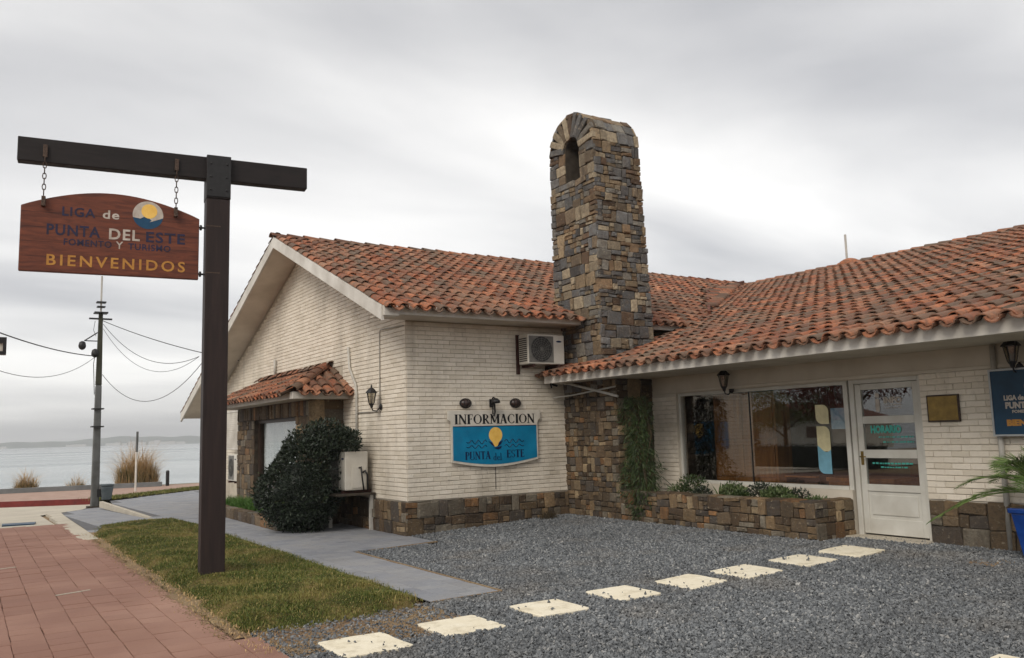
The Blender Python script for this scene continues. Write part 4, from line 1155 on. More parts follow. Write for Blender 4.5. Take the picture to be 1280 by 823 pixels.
fine_print(1.425, ym + .16, ym - .33, .02, M_TURQ); fine_print(1.36, ym + .10, ym - .33, .02, M_TURQ)
fine_print(1.085, ym + .28, ym - .30, .024, M_TURQ); fine_print(1.035, ym + .16, ym - .22, .02, M_TURQ)

# --- bay window on the gable
BX, BY0, BY1 = -0.67, 2.75, 7.7
WY0, WY1 = 3.52, 6.35
bw = MB()
bw.box(BX, 0.0, BY0, BY0 + .25, -.2, 2.335).box(BX, 0, BY1 - .25, BY1, -.2, 2.335)
bw.box(BX, BX + .2, BY0 + .25, WY0, -.2, 2.335).box(BX, BX + .2, WY1, BY1 - .25, -.2, 2.335)
bw.box(BX, BX + .2, WY0, WY1, -.2, .30).box(BX, BX + .2, WY0, WY1, 2.03, 2.335)
bay = bw.obj('bay_wall', M_JOINT, B)
kw = dict(depth=(.012, .03))
stone_face(SL_, bay, (BX - .02, BY0, -.05), (1, 0, 0), (0, -1, 0), -BX + .02, 2.38, hb=(.2, .34), lb=(.14, .34), **kw)
stone_face(SL_, bay, (BX, BY0 - .02, -.05), (0, 1, 0), (-1, 0, 0), WY0 - BY0 + .02, 2.08, hb=(.2, .34), lb=(.14, .36), **kw)
stone_face(SL_, bay, (BX, WY1, -.05), (0, 1, 0), (-1, 0, 0), BY1 - WY1, 2.08, hb=(.2, .34), lb=(.14, .36), **kw)
stone_face(SL_, bay, (BX, BY0 - .02, 2.035), (0, 1, 0), (-1, 0, 0), BY1 - BY0 + .02, .29, hb=(.29, .3), lb=(.10, .20), split=0, **kw)
bwin = MB()
bwin.box(BX + .08, BX + .16, WY0, WY0 + .07, .30, 2.03).box(BX + .08, BX + .16, WY1 - .10, WY1, .30, 2.03).box(BX + .08, BX + .16, WY0 + .07, WY1 - .10, 1.96, 2.03).box(BX + .08, BX + .16, WY0 + .07, WY1 - .10, .30, .37)
bwo = bwin.obj('bay_window', M_DARKFRAME, B, bevel=.004)
MB().box(BX + .115, BX + .122, WY0 + .07, WY1 - .10, .37, 1.96).obj('pane', M_GLASS_BAY, bwo)
for i in range(26):
    y = WY0 + .08 + i * .102
    if y < WY1 - .2: MB().box(BX + .165 + .008 * (i % 2), BX + .170 + .008 * (i % 2), y, y + .115, .36, 1.99).obj('blind_slat', M_CURTAIN, bwo)
# bay roof: hipped at the near end
ez, tz = 2.36, 2.97
bf = MB().box(-1.115, -1.08, 2.385, 8.25, 2.325, 2.455).box(-1.08, -0.01, 2.385, 2.42, 2.325, 2.455).obj('bay_fascia', M_FASCIA, B, bevel=.005)
MB().box(-1.08, -.01, 2.42, 8.25, 2.327, 2.345).obj('bay_soffit', M_PLASTER, B)
hx = 3.45
bro = MB().add([(-1.1, 2.4, 2.46), (-.01, 2.4, 2.46), (-.01, hx, tz), (-1.1, 8.25, 2.46), (-.01, 8.25, tz)], [(0, 1, 2), (0, 2, 4, 3)]).obj('bay_roof', M_DECK, B)
sb = (tz - 2.46) / 1.09
def ok_bay(c):
    return c[0] < -.06 and c[1] > 2.42 + (c[0] + 1.1) * (hx - 2.4) / 1.09
tile_field(bro, (-1.13, 2.45, 2.43), (0, 1, 0), (1, 0, sb), 26, 4, .225, .30, ok_bay)
def ok_bay2(c):
    return c[0] < .0 and c[1] < 2.38 + (c[0] + 1.1) * (hx - 2.4) / 1.09
ss = (tz - 2.46) / (hx - 2.4)
tile_field(bro, (-1.08, 2.36, 2.43), (1, 0, 0), (0, 1, ss), 6, 4, .215, .30, ok_bay2)
ridge(bro, (-1.02, 2.47, 2.53), (-.08, hx, tz + .06), .30)
ridge(bro, (-.04, hx, tz + .03), (-.04, 8.2, tz + .03), .36)
BR.emit(300, B, 30)
ST.items += []; 
allst = sorted([i[3] for i in ST.items + SL_.items], reverse=True); cut = allst[min(300, len(allst) - 1)]
ST.emit(sum(i[3] > cut for i in ST.items), B, 40); SL_.emit(sum(i[3] > cut for i in SL_.items), B, 40)
TI.emit(300, B, 30)

# --- stone planter under the shop window
PL = thing('stone_planter', 'low stone planter wall beneath the shop window beside the door', 'planter', (3.6, -3.45, 0.1))
def rel(mb, t):
    o = np.array(t.location); mb.V = [tuple(np.array(v) - o) for v in mb.V]; return mb
pm = MB().box(3.21, 3.40, -5.36, -1.52, 0.0, .60).box(3.40, 3.98, -5.36, -5.18, 0.0, .60)
pw = rel(pm, PL).obj('wall', M_JOINT, PL)
rel(MB().box(3.40, 3.98, -5.18, -1.52, .3, .54), PL).obj('soil', M_SOIL, PL)
PS = Pieces(STONE_VAR, M_STONE_LOW, 'stone', 'stonework')
o3 = np.array(PL.location)
stone_face(PS, pw, np.array((3.21, -1.5, .06)), (0, -1, 0), (-1, 0, 0), 3.88, .55, hb=(.12, .19), lb=(.09, .32), depth=(.015, .05), split=.4)
stone_face(PS, pw, np.array((3.19, -5.36, .06)), (1, 0, 0), (0, -1, 0), .8, .55, hb=(.2, .3), lb=(.16, .32), depth=(.01, .03))
stone_face(PS, pw, np.array((3.18, -1.5, .60)), (0, -1, 0), (0, 0, 1), 3.88, .22, up=(1, 0, 0), hb=(.22, .23), lb=(.14, .36), depth=(.015, .03), split=0)
stone_face(PS, pw, np.array((3.40, -5.16, .60)), (1, 0, 0), (0, 0, 1), .58, .2, up=(0, -1, 0), hb=(.19, .2), lb=(.14, .36), depth=(.015, .03), split=0)
for i, it in enumerate(PS.items):
    M = it[1].copy(); M[:3, 3] -= o3; PS.items[i] = (it[0], M, it[2], it[3])
PS.emit(300, PL, 20)
# --- low planter along the bay
PB = thing('bay_planter', 'low stone edged bed below the bay window behind the lawn', 'planter', (-1.2, 5.0, 0))
e3 = np.array(PB.location)
rel(MB().box(-1.38, -1.22, 2.3, 8.0, -.05, .20).box(-1.22, -.70, 7.84, 8.0, -.05, .20), PB).obj('edging', M_JOINT, PB)
rel(MB().box(-1.22, -.70, 2.3, 7.84, -.05, .14), PB).obj('soil', M_SOIL, PB)
EP = Pieces(STONE_VAR, M_STONE_LOW, 'stone', 'stonework')
stone_face(EP, PB, (-1.38, 2.3, 0.0), (0, 1, 0), (-1, 0, 0), 5.7, .2, hb=(.19, .2), lb=(.2, .42), depth=(.015, .03), split=.1)
stone_face(EP, PB, (-1.40, 2.3, .2), (0, 1, 0), (0, 0, 1), 5.7, .19, up=(1, 0, 0), hb=(.18, .19), lb=(.2, .45), depth=(.02, .03), split=0)
for i, it in enumerate(EP.items):
    M = it[1].copy(); M[:3, 3] -= e3; EP.items[i] = (it[0], M, it[2], it[3])
EP.emit(300, PB, 15)
# ------------------------------------------------------------------ sign post with hanging board
ANG = math.atan2(-.36, 3.13)
SP = thing('sign_post', 'tall dark timber post with a long horizontal beam standing on the lawn', 'sign post', (-3.63, -2.42, 0.06), ANG)
MB().box(-.133, .133, -.125, .125, -.2, 4.40).obj('post', M_POST, SP, bevel=.008)
MB().box(-2.09, 1.06, -.07, .075, 4.645, 4.915).obj('beam', M_BEAM, SP, bevel=.008)
MB().box(-.138, .138, -.135, -.0705, 4.40, 4.925).box(-.138, .138, .0755, .135, 4.40, 4.925).box(-.138, .138, -.0704, .0754, 4.40, 4.644).obj('post_head', M_BEAM, SP, bevel=.006)
MB().box(-.136, .136, -.145, -.1355, 4.42, 4.92).obj('steel_plate', M_BLACKMETAL, SP, bevel=.003)
for x in (-.09, .09):
    for z in (4.50, 4.66, 4.82): MB().lathe([(.012, 0), (.012, .010), (.005, .014)], (x, -.145, z), 8, np.array([[1,0,0],[0,0,-1],[0,1,0]], float)).obj('bolt', M_BLACKMETAL, SP)
SB = thing('hanging_sign', 'varnished wooden welcome sign board hung by chains from the dark beam', 'sign', (-3.63, -2.42, 0.06), ANG)
xl, xr_, zb_, zs_, zt_ = -2.035, -.20, 3.43, 4.155, 4.37
arc = [(xl + (xr_ - xl) * i / 24, zs_ + (zt_ - zs_) * (math.sin(math.pi * i / 24) ** 0.9)) for i in range(25)]
board = MB().prism([(xl, zb_), (xr_, zb_)] + arc[::-1], (0, -.035, 0), (1, 0, 0), (0, 0, 1), (0, .07, 0)).obj('board', M_BOARD, SB, bevel=.007)
for i in range(1, 5):                               # plank joints
    z = zb_ + i * .165
    MB().box(xl + .01, xr_ - .01, -.0358, -.0352, z, z + .003).obj('plank_joint', M_BEAM, board)
sx_, su_ = (1, 0, 0), (0, 0, 1); YF = -.0362
def bl(s, size, mat, x, z, w, bold): letter('lettering', s, size, mat, SB, (x, YF, z), sx_, su_, bold, w, .0015, 1.12)
bl('LIGA', .105, M_DARKBLUE, -1.47, 4.12, .33, .002)
bl('de', .10, M_OFFWHITE, -1.145, 4.12, .17, .002)
bl('PUNTA', .125, M_DARKBLUE, -1.515, 3.905, .53, .0028)
bl('DEL', .125, M_OFFWHITE, -1.0, 3.90, .32, .0028)
bl('ESTE', .125, M_DARKBLUE, -.565, 3.895, .42, .0028)
bl('FOMENTO', .075, M_DARKBLUE, -1.37, 3.775, .48, .0012)
bl('Y', .085, M_OFFWHITE, -1.05, 3.775, .075, .001)
bl('TURISMO', .075, M_DARKBLUE, -.735, 3.77, .45, .0012)
letter('lettering', 'BIENVENIDOS', .125, M_GOLD, SB, (-1.06, YF, 3.565), sx_, su_, .0022, 1.42, .0015, 1.32)
# round emblem: blue sea, white wave, pale sky, sun
def disc(cx, cz, r, y, mat, par, name='emblem', a0=0, a1=360, n=32):
    P = [(cx + r * math.cos(R(a0 + (a1 - a0) * i / n)), cz + r * math.sin(R(a0 + (a1 - a0) * i / n))) for i in range(n + (0 if a1 - a0 == 360 else 1))]
    return MB().prism(P, (0, y, 0), (1, 0, 0), (0, 0, 1), (0, .0015, 0)).obj(name, mat, par)
def emblem(cx, cz, r, y, par, axx=None):
    disc(cx, cz, r, y, M_LOGOBLUE, par)
    P = [(cx + r * math.cos(R(a)), cz + r * math.sin(R(a))) for a in range(-8, 200, 8)]
    low = [(cx - r * .5, cz - r * .28), (cx - r * .1, cz - r * .05), (cx + r * .25, cz - r * .38), (cx + r * .1, cz - r * .5), (cx + r * .62, cz - r * .3)]
    MB().prism(P + low, (0, y - .0017, 0), (1, 0, 0), (0, 0, 1), (0, .0015, 0)).obj('emblem', M_OFFWHITE, par)
    disc(cx + r * .08, cz + r * .28, r * .52, y - .0034, M_SUN, par)
emblem(-.76, 4.15, .163, -.0372, SB)
def chain(par, x, z0, z1, y=-.085):
    m = MB(); nl = 7; h = (z0 - z1) / nl
    for i in range(nl):
        zc = z0 - h * (i + .5); P = []
        for j in range(9):
            a = 2 * math.pi * j / 8
            lx, lz = .018 * math.cos(a), h * .62 * math.sin(a)
            P.append((x + (lx if i % 2 else 0), y + (0 if i % 2 else lx), zc + lz))
        m.tube(P, .0055, 5, False)
    return m.obj('chain', M_RUST, par, smooth=True)
for x in (-1.82, -.465):
    chain(SB, x, 4.70, 4.27 if x < -1 else 4.24)
    MB().box(x - .022, x + .022, -.098, -.0745, 4.70, 4.84).obj('hook_plate', M_RUST, SB, bevel=.003)
    MB().box(x - .02, x + .02, -.095, -.04, 4.15, 4.26).obj('hook_plate', M_RUST, SB, bevel=.003)
for z in (4.06, 3.50):
    m = MB().tube([(xr_ - .02, 0, z), (xr_ + .07, 0, z)], .012, 8).lathe([(.03, -.012), (.034, 0), (.03, .012)], (xr_ + .02, 0, z), 10, np.array([[0,0,1],[0,1,0],[1,0,0]], float))
    m.obj('side_bolt', M_BLACKMETAL, SB)
    MB().box(-.134, .03, -.1268, -.1262, z - .004, z + .010).obj('bolt_plate', M_RUST, SB)

# ------------------------------------------------------------------ INFORMACION sign (painted serif letters)
def serif(ch):
    T, t, s = .215, .085, .06                        # thick, thin, serif height
    def srf(cx, w, y): return ('b', cx - w / 2, y, cx + w / 2, y, s)
    G = []
    if ch == 'I': return .34, [('v', .17, 0, 1, T), srf(.17, .32, s/2), srf(.17, .32, 1 - s/2)]
    if ch == 'l': return .30, [('v', .15, 0, 1, .14), srf(.15, .28, s/2), ('b', .02, 1 - s/2, .2, 1 - s/2, s)]
    if ch == 'N': return .78, [('v', .12, 0, 1, t), ('v', .66, 0, 1, t), ('b', .12, .98, .66, .04, T), srf(.12, .26, s/2), srf(.12, .24, 1 - s/2), srf(.66, .26, 1 - s/2)]
    if ch == 'M': return .92, [('v', .11, 0, 1, t), ('v', .80, 0, 1, T), ('b', .12, .97, .45, .12, T * .9), ('b', .45, .12, .78, .97, t), srf(.11, .26, s/2), srf(.80, .34, s/2), srf(.1, .2, 1 - s/2), srf(.84, .26, 1 - s/2)]
    if ch == 'F': return .58, [('v', .16, 0, 1, T), srf(.16, .32, s/2), ('b', .03, 1 - s/2, .54, 1 - s/2, .06), ('b', .2, .52, .44, .52, .055), ('v', .53, .78, 1, .045), ('v', .43, .42, .62, .04)]
    if ch == 'E': return .60, [('v', .16, 0, 1, T), ('b', .03, s/2, .54, s/2, .06), ('b', .03, 1 - s/2, .52, 1 - s/2, .06), ('b', .2, .52, .44, .52, .055), ('v', .51, .80, 1, .045), ('v', .54, 0, .22, .05), ('v', .43, .42, .62, .04)]
    if ch == 'T': return .66, [('v', .33, 0, 1, T), srf(.33, .32, s/2), ('b', .03, 1 - s/2, .63, 1 - s/2, .06), ('v', .05, .78, 1, .045), ('v', .61, .78, 1, .045)]
    if ch == 'A': return .76, [('b', .12, .02, .36, .98, t), ('b', .37, 1.0, .62, 0, T), ('b', .2, .34, .52, .34, .055), srf(.12, .24, s/2), srf(.62, .28, s/2)]
    if ch == 'U': return .74, [('v', .14, .25, 1, T), ('v', .60, .25, 1, t), ('arc', .37, .27, .305, .27, 180, 360, .13), srf(.14, .28, 1 - s/2), srf(.6, .24, 1 - s/2)]
    if ch == 'P': return .62, [('v', .16, 0, 1, T), srf(.16, .32, s/2), srf(.1, .14, 1 - s/2), ('arc', .27, .73, .27, .24, -92, 92, .13), ('b', .16, .97, .28, .97, .055), ('b', .2, .49, .28, .49, .055)]
    if ch == 'R': return .74, [('v', .16, 0, 1, T), srf(.16, .32, s/2), srf(.1, .14, 1 - s/2), ('arc', .27, .74, .25, .23, -92, 92, .13), ('b', .16, .97, .28, .97, .055), ('b', .2, .51, .3, .51, .055), ('b', .33, .5, .62, .02, T * .85), srf(.64, .16, s/2)]
    if ch == 'O': return .82, [('arc', .41, .5, .33, .47, 0, 360, .15)]
    if ch == 'C': return .74, [('arc', .41, .5, .33, .47, 42, 318, .15), ('v', .66, .66, .92, .05), ('v', .66, .08, .26, .04)]
    if ch == 'S': return .56, [('arc', .28, .74, .19, .22, 30, 270, .10), ('arc', .28, .26, .20, .23, -150, 90, .11), ('v', .46, .74, .95, .045), ('v', .08, .05, .28, .045)]
    if ch == 'd': return .60, [('arc', .26, .30, .18, .28, 0, 360, .11), ('v', .45, 0, 1, .13), ('b', .34, 1 - s/2, .45, 1 - s/2, s), ('b', .45, s/2, .56, s/2, s)]
    if ch == 'e': return .50, [('arc', .25, .30, .18, .28, 20, 320, .10), ('b', .1, .33, .43, .33, .05)]
    return .4, []
def serif_text(s, o, ax_, up_, width, height, bow=0.0, track=.05):
    mb = MB(); x = 0; gl = []
    for c in s:
        w, g = serif(c); gl.append((x, g)); x += w + track
    tot = x - track; kx = width / tot
    o, ax_, up_ = (np.array(v, float) for v in (o, ax_, up_)); nn = np.cross(ax_, up_)
    def P(x, y):
        X = (x - tot / 2) * kx; return o + ax_ * X + up_ * (y * height + bow * (1 - (2 * X / width) ** 2))
    def quad(a, b, c, d, lift):
        v = [P(*p) + nn * lift for p in (a, b, c, d)]; mb.add(v + [q - nn * .003 for q in v], [(0,1,2,3),(4,7,6,5),(0,4,5,1),(1,5,6,2),(2,6,7,3),(3,7,4,0)])
    k = 0
    for x0, g in gl:
        for q in g:
            k += 1; lf_ = .0015 + .00023 * (k % 7)
            if q[0] == 'v': _, x, y0, y1, w = q; quad((x0+x-w/2, y0), (x0+x+w/2, y0), (x0+x+w/2, y1), (x0+x-w/2, y1), lf_)
            elif q[0] == 'b':
                _, xa, ya_, xb, yb_, w = q; d = np.array([xb - xa, yb_ - ya_]); L = np.linalg.norm(d); nrm = np.array([-d[1], d[0]]) / L * w / 2
                if abs(d[1]) > .3: nrm = np.array([w / 2, 0])* (1 if nrm[0] > 0 else -1)
                quad((x0+xa-nrm[0], ya_-nrm[1]), (x0+xb-nrm[0], yb_-nrm[1]), (x0+xb+nrm[0], yb_+nrm[1]), (x0+xa+nrm[0], ya_+nrm[1]), lf_)
            else:
                _, cx, cy, rx, ry, a0, a1, w = q; n = 16
                for i in range(n):
                    aa, bb = R(a0 + (a1 - a0) * i / n), R(a0 + (a1 - a0) * (i + 1) / n)
                    f = lambda a, sg: (x0 + cx + (rx + sg * (w * abs(math.cos(a)) ** 1.3 * .5 + .02)) * math.cos(a), cy + (ry + sg * .03) * math.sin(a))
                    quad(f(aa, -1), f(bb, -1), f(bb, 1), f(aa, 1), lf_)
    return mb
IS = thing('information_sign', 'white and turquoise enamel INFORMACION sign on the white brick wall', 'sign', (1.65, -.03, 1.05))
ix0, ix1, izb, izt = -.90, .94, .07, .96           # relative to the sign's foot
def isl(x): return x
top_ = [(-.93, .955), (-.93, .80)] + [(-.93 + .06 * math.sin(R(a)), .80 - .06 * (1 - math.cos(R(a)))) for a in (30, 60, 90)] + [(-.865, .74), (-.865, .09)]
bot_ = [(-.865 + 1.75 * i / 16, .09 - .10 * math.sin(math.pi * i / 16)) for i in range(1, 16)]
rgt_ = [(.885, .09), (.885, .74)] + [(.95 - .06 * math.sin(R(a)), .80 - .06 * (1 - math.cos(R(a)))) for a in (90, 60, 30)] + [(.95, .80), (.95, .955)]
MB().prism(top_ + bot_ + rgt_, (0, -.035, 0), (1, 0, 0), (0, 0, 1), (0, .03, 0)).obj('panel', M_SIGNWHITE, IS, bevel=.004)
bl_ = [(-.835, .68), (-.835, .125)] + [(-.835 + 1.69 * i / 16, .125 - .092 * math.sin(math.pi * i / 16)) for i in range(1, 16)] + [(.855, .125), (.855, .68)]
MB().prism(bl_, (0, -.0385, 0), (1, 0, 0), (0, 0, 1), (0, .0034, 0)).obj('sea_panel', M_SIGNBLUE, IS)
MB().box(-.835, .855, -.042, -.0386, .68, .692).obj('dividing_line', M_SIGNNAVY, IS)
serif_text('INFORMACION', (.01, -.0352, .725), (1, 0, 0), (0, 0, 1), 1.62, .165).obj('lettering', M_BLACKPAINT, IS)
m = serif_text('PUNTA', (-.36, -.0387, .125), (1, 0, 0), (0, 0, 1), .50, .135); m.obj('lettering', M_SIGNNAVY, IS)
m = serif_text('del', (.03, -.0387, .10), (1, 0, 0), (0, 0, 1), .17, .12); m.obj('lettering', M_SIGNNAVY, IS)
m = serif_text('ESTE', (.40, -.0387, .135), (1, 0, 0), (0, 0, 1), .37, .135); m.obj('lettering', M_SIGNNAVY, IS)
disc(.0, .53, .135, -.040, M_SUN, IS, 'sun_emblem')
MB().prism([(-.10, .46), (.10, .46), (.03, .34), (-.02, .33)], (0, -.0402, 0), (1, 0, 0), (0, 0, 1), (0, .0016, 0)).obj('sun_emblem', M_SUN, IS)
MB().prism([(-.15, .43), (-.07, .40), (-.02, .33), (-.08, .36)], (0, -.0425, 0), (1, 0, 0), (0, 0, 1), (0, .0016, 0)).prism([(.15, .44), (.06, .40), (.03, .33), (.1, .37)], (0, -.0425, 0), (1, 0, 0), (0, 0, 1), (0, .0016, 0)).prism([(-.04, .31), (.12, .34), (.10, .30), (.04, .28)], (0, -.0425, 0), (1, 0, 0), (0, 0, 1), (0, .0016, 0)).obj('sun_emblem', M_SIGNNAVY, IS)
for sgn in (-1, 1):
    for z0, sc_ in ((.42, 1.0), (.34, .8)):
        P = [(sgn * (.18 + .40 * i / 14), -.0402, z0 + .035 * sc_ * math.sin(i * 1.35) * (1 if i < 12 else .4)) for i in range(15)]
        MB().tube(P, .0065, 4).obj('wave_line', M_SIGNNAVY, IS)

# ------------------------------------------------------------------ lamps
def lantern(label, loc, rz, s=1.0, drop=False):
    t = thing('wall_lantern', label, 'lantern', loc, rz, 'black iron wall lanterns')
    Z = lambda z: z * s
    MB().lathe([(.045*s, 0), (.055*s, .012*s), (.02*s, .03*s)], (0, 0, Z(-.04)), 12, np.array([[1,0,0],[0,0,-1],[0,1,0]], float)).obj('wall_plate', M_BLACKMETAL, t)
    MB().tube([(0, -.02*s, Z(-.05)), (0, -.08*s, Z(-.11)), (0, -.15*s, Z(-.10)), (0, -.17*s, Z(-.04)), (0, -.17*s, Z(.0))], .010 * s, 8).obj('arm', M_BLACKMETAL, t, smooth=True)
    c = (0, -.17 * s, 0)
    MB().lathe([(.018*s, -.06*s), (.03*s, -.02*s), (.045*s, 0), (.05*s, .015*s)], c, 6).obj('base_cup', M_BLACKMETAL, t)
    MB().lathe([(.046*s, .015*s), (.078*s, .19*s)], c, 6).obj('glass', M_LAMPGLASS, t)
    for j in range(6):
        a = 2 * math.pi * (j + .5) / 6
        MB().bar((c[0] + .047*s*math.cos(a), c[1] + .047*s*math.sin(a), .015*s), (c[0] + .08*s*math.cos(a), c[1] + .08*s*math.sin(a), .19*s), .009*s, .009*s).obj('glazing_bar', M_BLACKMETAL, t)
    MB().lathe([(.105*s, .185*s), (.10*s, .20*s), (.06*s, .245*s), (.025*s, .27*s), (.012*s, .285*s), (.018*s, .30*s), (.004*s, .325*s)], c, 6).obj('cap', M_BLACKMETAL, t)
    MB().lathe([(.016*s, .02*s), (.03*s, .07*s), (.028*s, .11*s), (.008*s, .13*s)], c, 10).obj('bulb', M_OFFWHITE, t, smooth=True)
    return t
lantern('black iron lantern on the gable wall beside the tiled bay roof', (-.016, .98, 2.16), R(-90), 1.05)
lantern('black iron lantern on the plaster band above the shop window', (3.998, -3.33, 2.22), R(-90), 1.0)
lantern('black iron lantern above the dark blue sign at the right edge', (3.984, -7.68, 2.24), R(-90), 1.0)
# swan-neck spotlight above the INFORMACION sign
t = thing('sign_spotlight', 'black spotlight hanging over the middle of the INFORMACION sign', 'spotlight', (1.60, -.016, 2.10))
MB().box(-.03, .03, -.02, 0, -.04, .10).obj('wall_plate', M_BLACKMETAL, t)
MB().tube([(0, -.02, .06), (-.01, -.10, .13), (0, -.16, .10)], .012, 8).obj('arm', M_BLACKMETAL, t, smooth=True)
MB().lathe([(.03, .06), (.075, .02), (.085, -.02), (.06, -.03)], (0.0, -.16, .05), 12).obj('head', M_BLACKMETAL, t, smooth=True)
MB().tube([(.0, -.12, .02), (.02, -.10, -.12), (.0, -.09, -.20)], .016, 6).tube([(-.03, -.12, .02), (-.02, -.09, -.16)], .012, 6).obj('cable', M_BLACKMETAL, t)
M_BULK = plain('dark_bulkhead_glass', lin(70,52,46), lin(44,34,32), 20, 0.3, 0.5, 0)
for x, lab in ((1.09, 'oval caged bulkhead light left of the spotlight over the sign'), (2.10, 'oval caged bulkhead light right of the spotlight over the sign')):
    t = thing('bulkhead_light', lab, 'wall light', (x, -.016, 2.13), 0, 'oval bulkhead lights above the sign')
    ell = lambda rx, rz, n=20: [(rx * math.cos(2*math.pi*i/n), rz * math.sin(2*math.pi*i/n)) for i in range(n)]
    MB().prism(ell(.115, .085), (0, -.03, 0), (1, 0, 0), (0, 0, 1), (0, .03, 0)).obj('base', M_BLACKMETAL, t, bevel=.006)
    m = MB(); k = 0
    for i, rr in enumerate((1, .9, .62, .25)):
        m.V += [(x_ * rr, -.03 - .055 * math.sqrt(1 - rr * rr * .98), z_ * rr) for x_, z_ in ell(.10, .07)]
    for i in range(3):
        for j in range(20): m.F.append((i*20+j, i*20+(j+1)%20, (i+1)*20+(j+1)%20, (i+1)*20+j))
    m.F.append(tuple(range(60, 80))); m.obj('dome', M_BULK, t, smooth=True)
    for sx0 in (-.055, 0, .055):
        hz = .075 * math.sqrt(1 - (sx0 / .11) ** 2)
        MB().tube([(sx0, -.03, hz), (sx0, -.085 + abs(sx0) * .25, hz * .6), (sx0, -.092 + abs(sx0) * .25, 0), (sx0, -.085 + abs(sx0) * .25, -hz * .6), (sx0, -.03, -hz)], .006, 6).obj('cage_bar', M_BLACKMETAL, t)

# ------------------------------------------------------------------ air conditioners
def aircon(label, loc, rz, w=.79, h=.53, d=.30, side_pipes=False):
    t = thing('air_conditioner', label, 'air conditioner', loc, rz, 'outdoor air conditioner units')
    MB().box(-w/2, w/2, -d, 0, 0, h).obj('casing', M_ACWHITE, t, bevel=.018)
    cx, cz, r = -w/2 + .285, h/2, min(.225, h*.43)
    MB().box(-w/2 + .022, -w/2 + .55, -d - .003, -d + .01, .03, h - .03).obj('fan_surround', M_ACGREY, t, bevel=.002)
    P = [(cx + r*math.cos(2*math.pi*i/28), cz + r*math.sin(2*math.pi*i/28)) for i in range(28)]
    MB().prism(P, (0, -d - .0065, 0), (1, 0, 0), (0, 0, 1), (0, .003, 0)).obj('fan_opening', M_ACDARK, t)
    m = MB()
    for k in range(1, 7):
        rr = r * k / 6; m.tube([(cx + rr*math.cos(2*math.pi*i/24), -d - .014, cz + rr*math.sin(2*math.pi*i/24)) for i in range(25)], .003, 4, False)
    for k in range(8):
        a = math.pi * k / 8; m.bar((cx - r*math.cos(a), -d - .016, cz - r*math.sin(a)), (cx + r*math.cos(a), -d - .016, cz + r*math.sin(a)), .004, .004)
    m.obj('fan_grille', M_ACGREY, t)
    bx = w/2 - .12
    MB().prism([(bx + .06*math.cos(2*math.pi*i/16), h - .12 + .017*math.sin(2*math.pi*i/16)) for i in range(16)], (0, -d - .004, 0), (1, 0, 0), (0, 0, 1), (0, .003, 0)).obj('badge', M_SIGNNAVY, t)
    m = MB()
    for i in range(12): m.box(-w/2 - .004, -w/2 + .002, -d + .03, -.03, .05 + i*(h - .1)/12, .05 + (i + .55)*(h - .1)/12)
    m.obj('coil_fins', M_ACDARK, t)
    for x in (-w/2 + .12, w/2 - .12): MB().box(x - .02, x + .02, -d - .02, .10, -.05, -.002).obj('bracket_arm', M_RUSTBRACKET, t)
    if side_pipes:
        MB().box(w/2 + .0005, w/2 + .012, -d + .12, -.04, .04, h*.62).obj('valve_cover', M_ACWHITE, t, bevel=.004)
        MB().tube([(w/2 + .012, -.10, .30), (w/2 + .08, -.09, .33), (w/2 + .09, -.05, .26), (w/2 + .06, -.03, .0)], .018, 8).obj('pipe', M_BLACKMETAL, t, smooth=True)
        MB().tube([(w/2 + .012, -.17, .38), (w/2 + .07, -.16, .40), (w/2 + .08, -.14, .20), (w/2 + .05, -.10, .0)], .014, 8).obj('pipe', M_BLACKMETAL, t, smooth=True)
    return t
t = aircon('white air conditioner unit high on the sign wall under the eave', (2.565, -.07, 2.80), 0)
MB().box(-.42, -.36, .02, .055, -.16, .54).obj('wall_rail', M_RUSTBRACKET, t)
MB().box(.20, .25, .02, .055, -.16, .50).obj('wall_rail', M_RUSTBRACKET, t)
MB().tube([(.3, -.02, -.02), (.31, .0, -.20), (.34, .02, -.34), (.44, .03, -.36)], .02, 8).tube([(.25, .0, -.03), (.26, .02, -.22), (.32, .03, -.40)], .014, 8).obj('pipe', M_BLACKMETAL, t, smooth=True)
t = aircon('white air conditioner on a low shelf beside the dark shrub', (-.13, 1.72, .70), R(-90), .84, .66, .42, True)
MB().box(-.5, .52, -.62, .10, -.085, -.052).obj('shelf', M_JOINT, t)
MB().box(.40, .46, .02, .08, -.72, -.086).obj('shelf_leg', M_PVC, t); MB().box(-.46, -.40, -.4, -.34, -.72, -.086).obj('shelf_leg', M_PVC, t)
aircon('white air conditioner on the gable wall beyond the bay, below the lattice', (-.05, 9.35, .60), R(-90), .80, .66, .32)
# lattice screen beyond the bay
t = thing('lattice_screen', 'white diamond lattice screen beyond the bay window', 'lattice', (-.32, 9.55, 1.40), R(-90))
MB().box(-.8, .8, -.02, .02, -.02, .03).box(-.8, .8, -.02, .02, .92, .97).box(-.8, -.75, -.019, .019, .03, .92).box(.75, .8, -.019, .019, .03, .92).obj('frame', M_FASCIA, t)
for sgn in (1, -1):
    for i in range(-8, 17):
        x0 = -.8 + i * .1; x1 = x0 + .9
        p = [(x0, .03), (x1, .92)]
        if x1 < -.75 or x0 > .75: continue
        a_, b_ = 0.0, 1.0
        if x0 < -.75: a_ = (-.75 - x0) / .9
        if x1 > .75: b_ = (.75 - x0) / .9
        if b_ - a_ < .03: continue
        q0, q1 = (x0 + .9*a_, .03 + .89*a_), (x0 + .9*b_, .03 + .89*b_)
        MB().bar((sgn*q0[0], .006*sgn, q0[1]), (sgn*q1[0], .006*sgn, q1[1]), .030, .008, (0, 1, 0)).obj('lath', M_FASCIA, t)

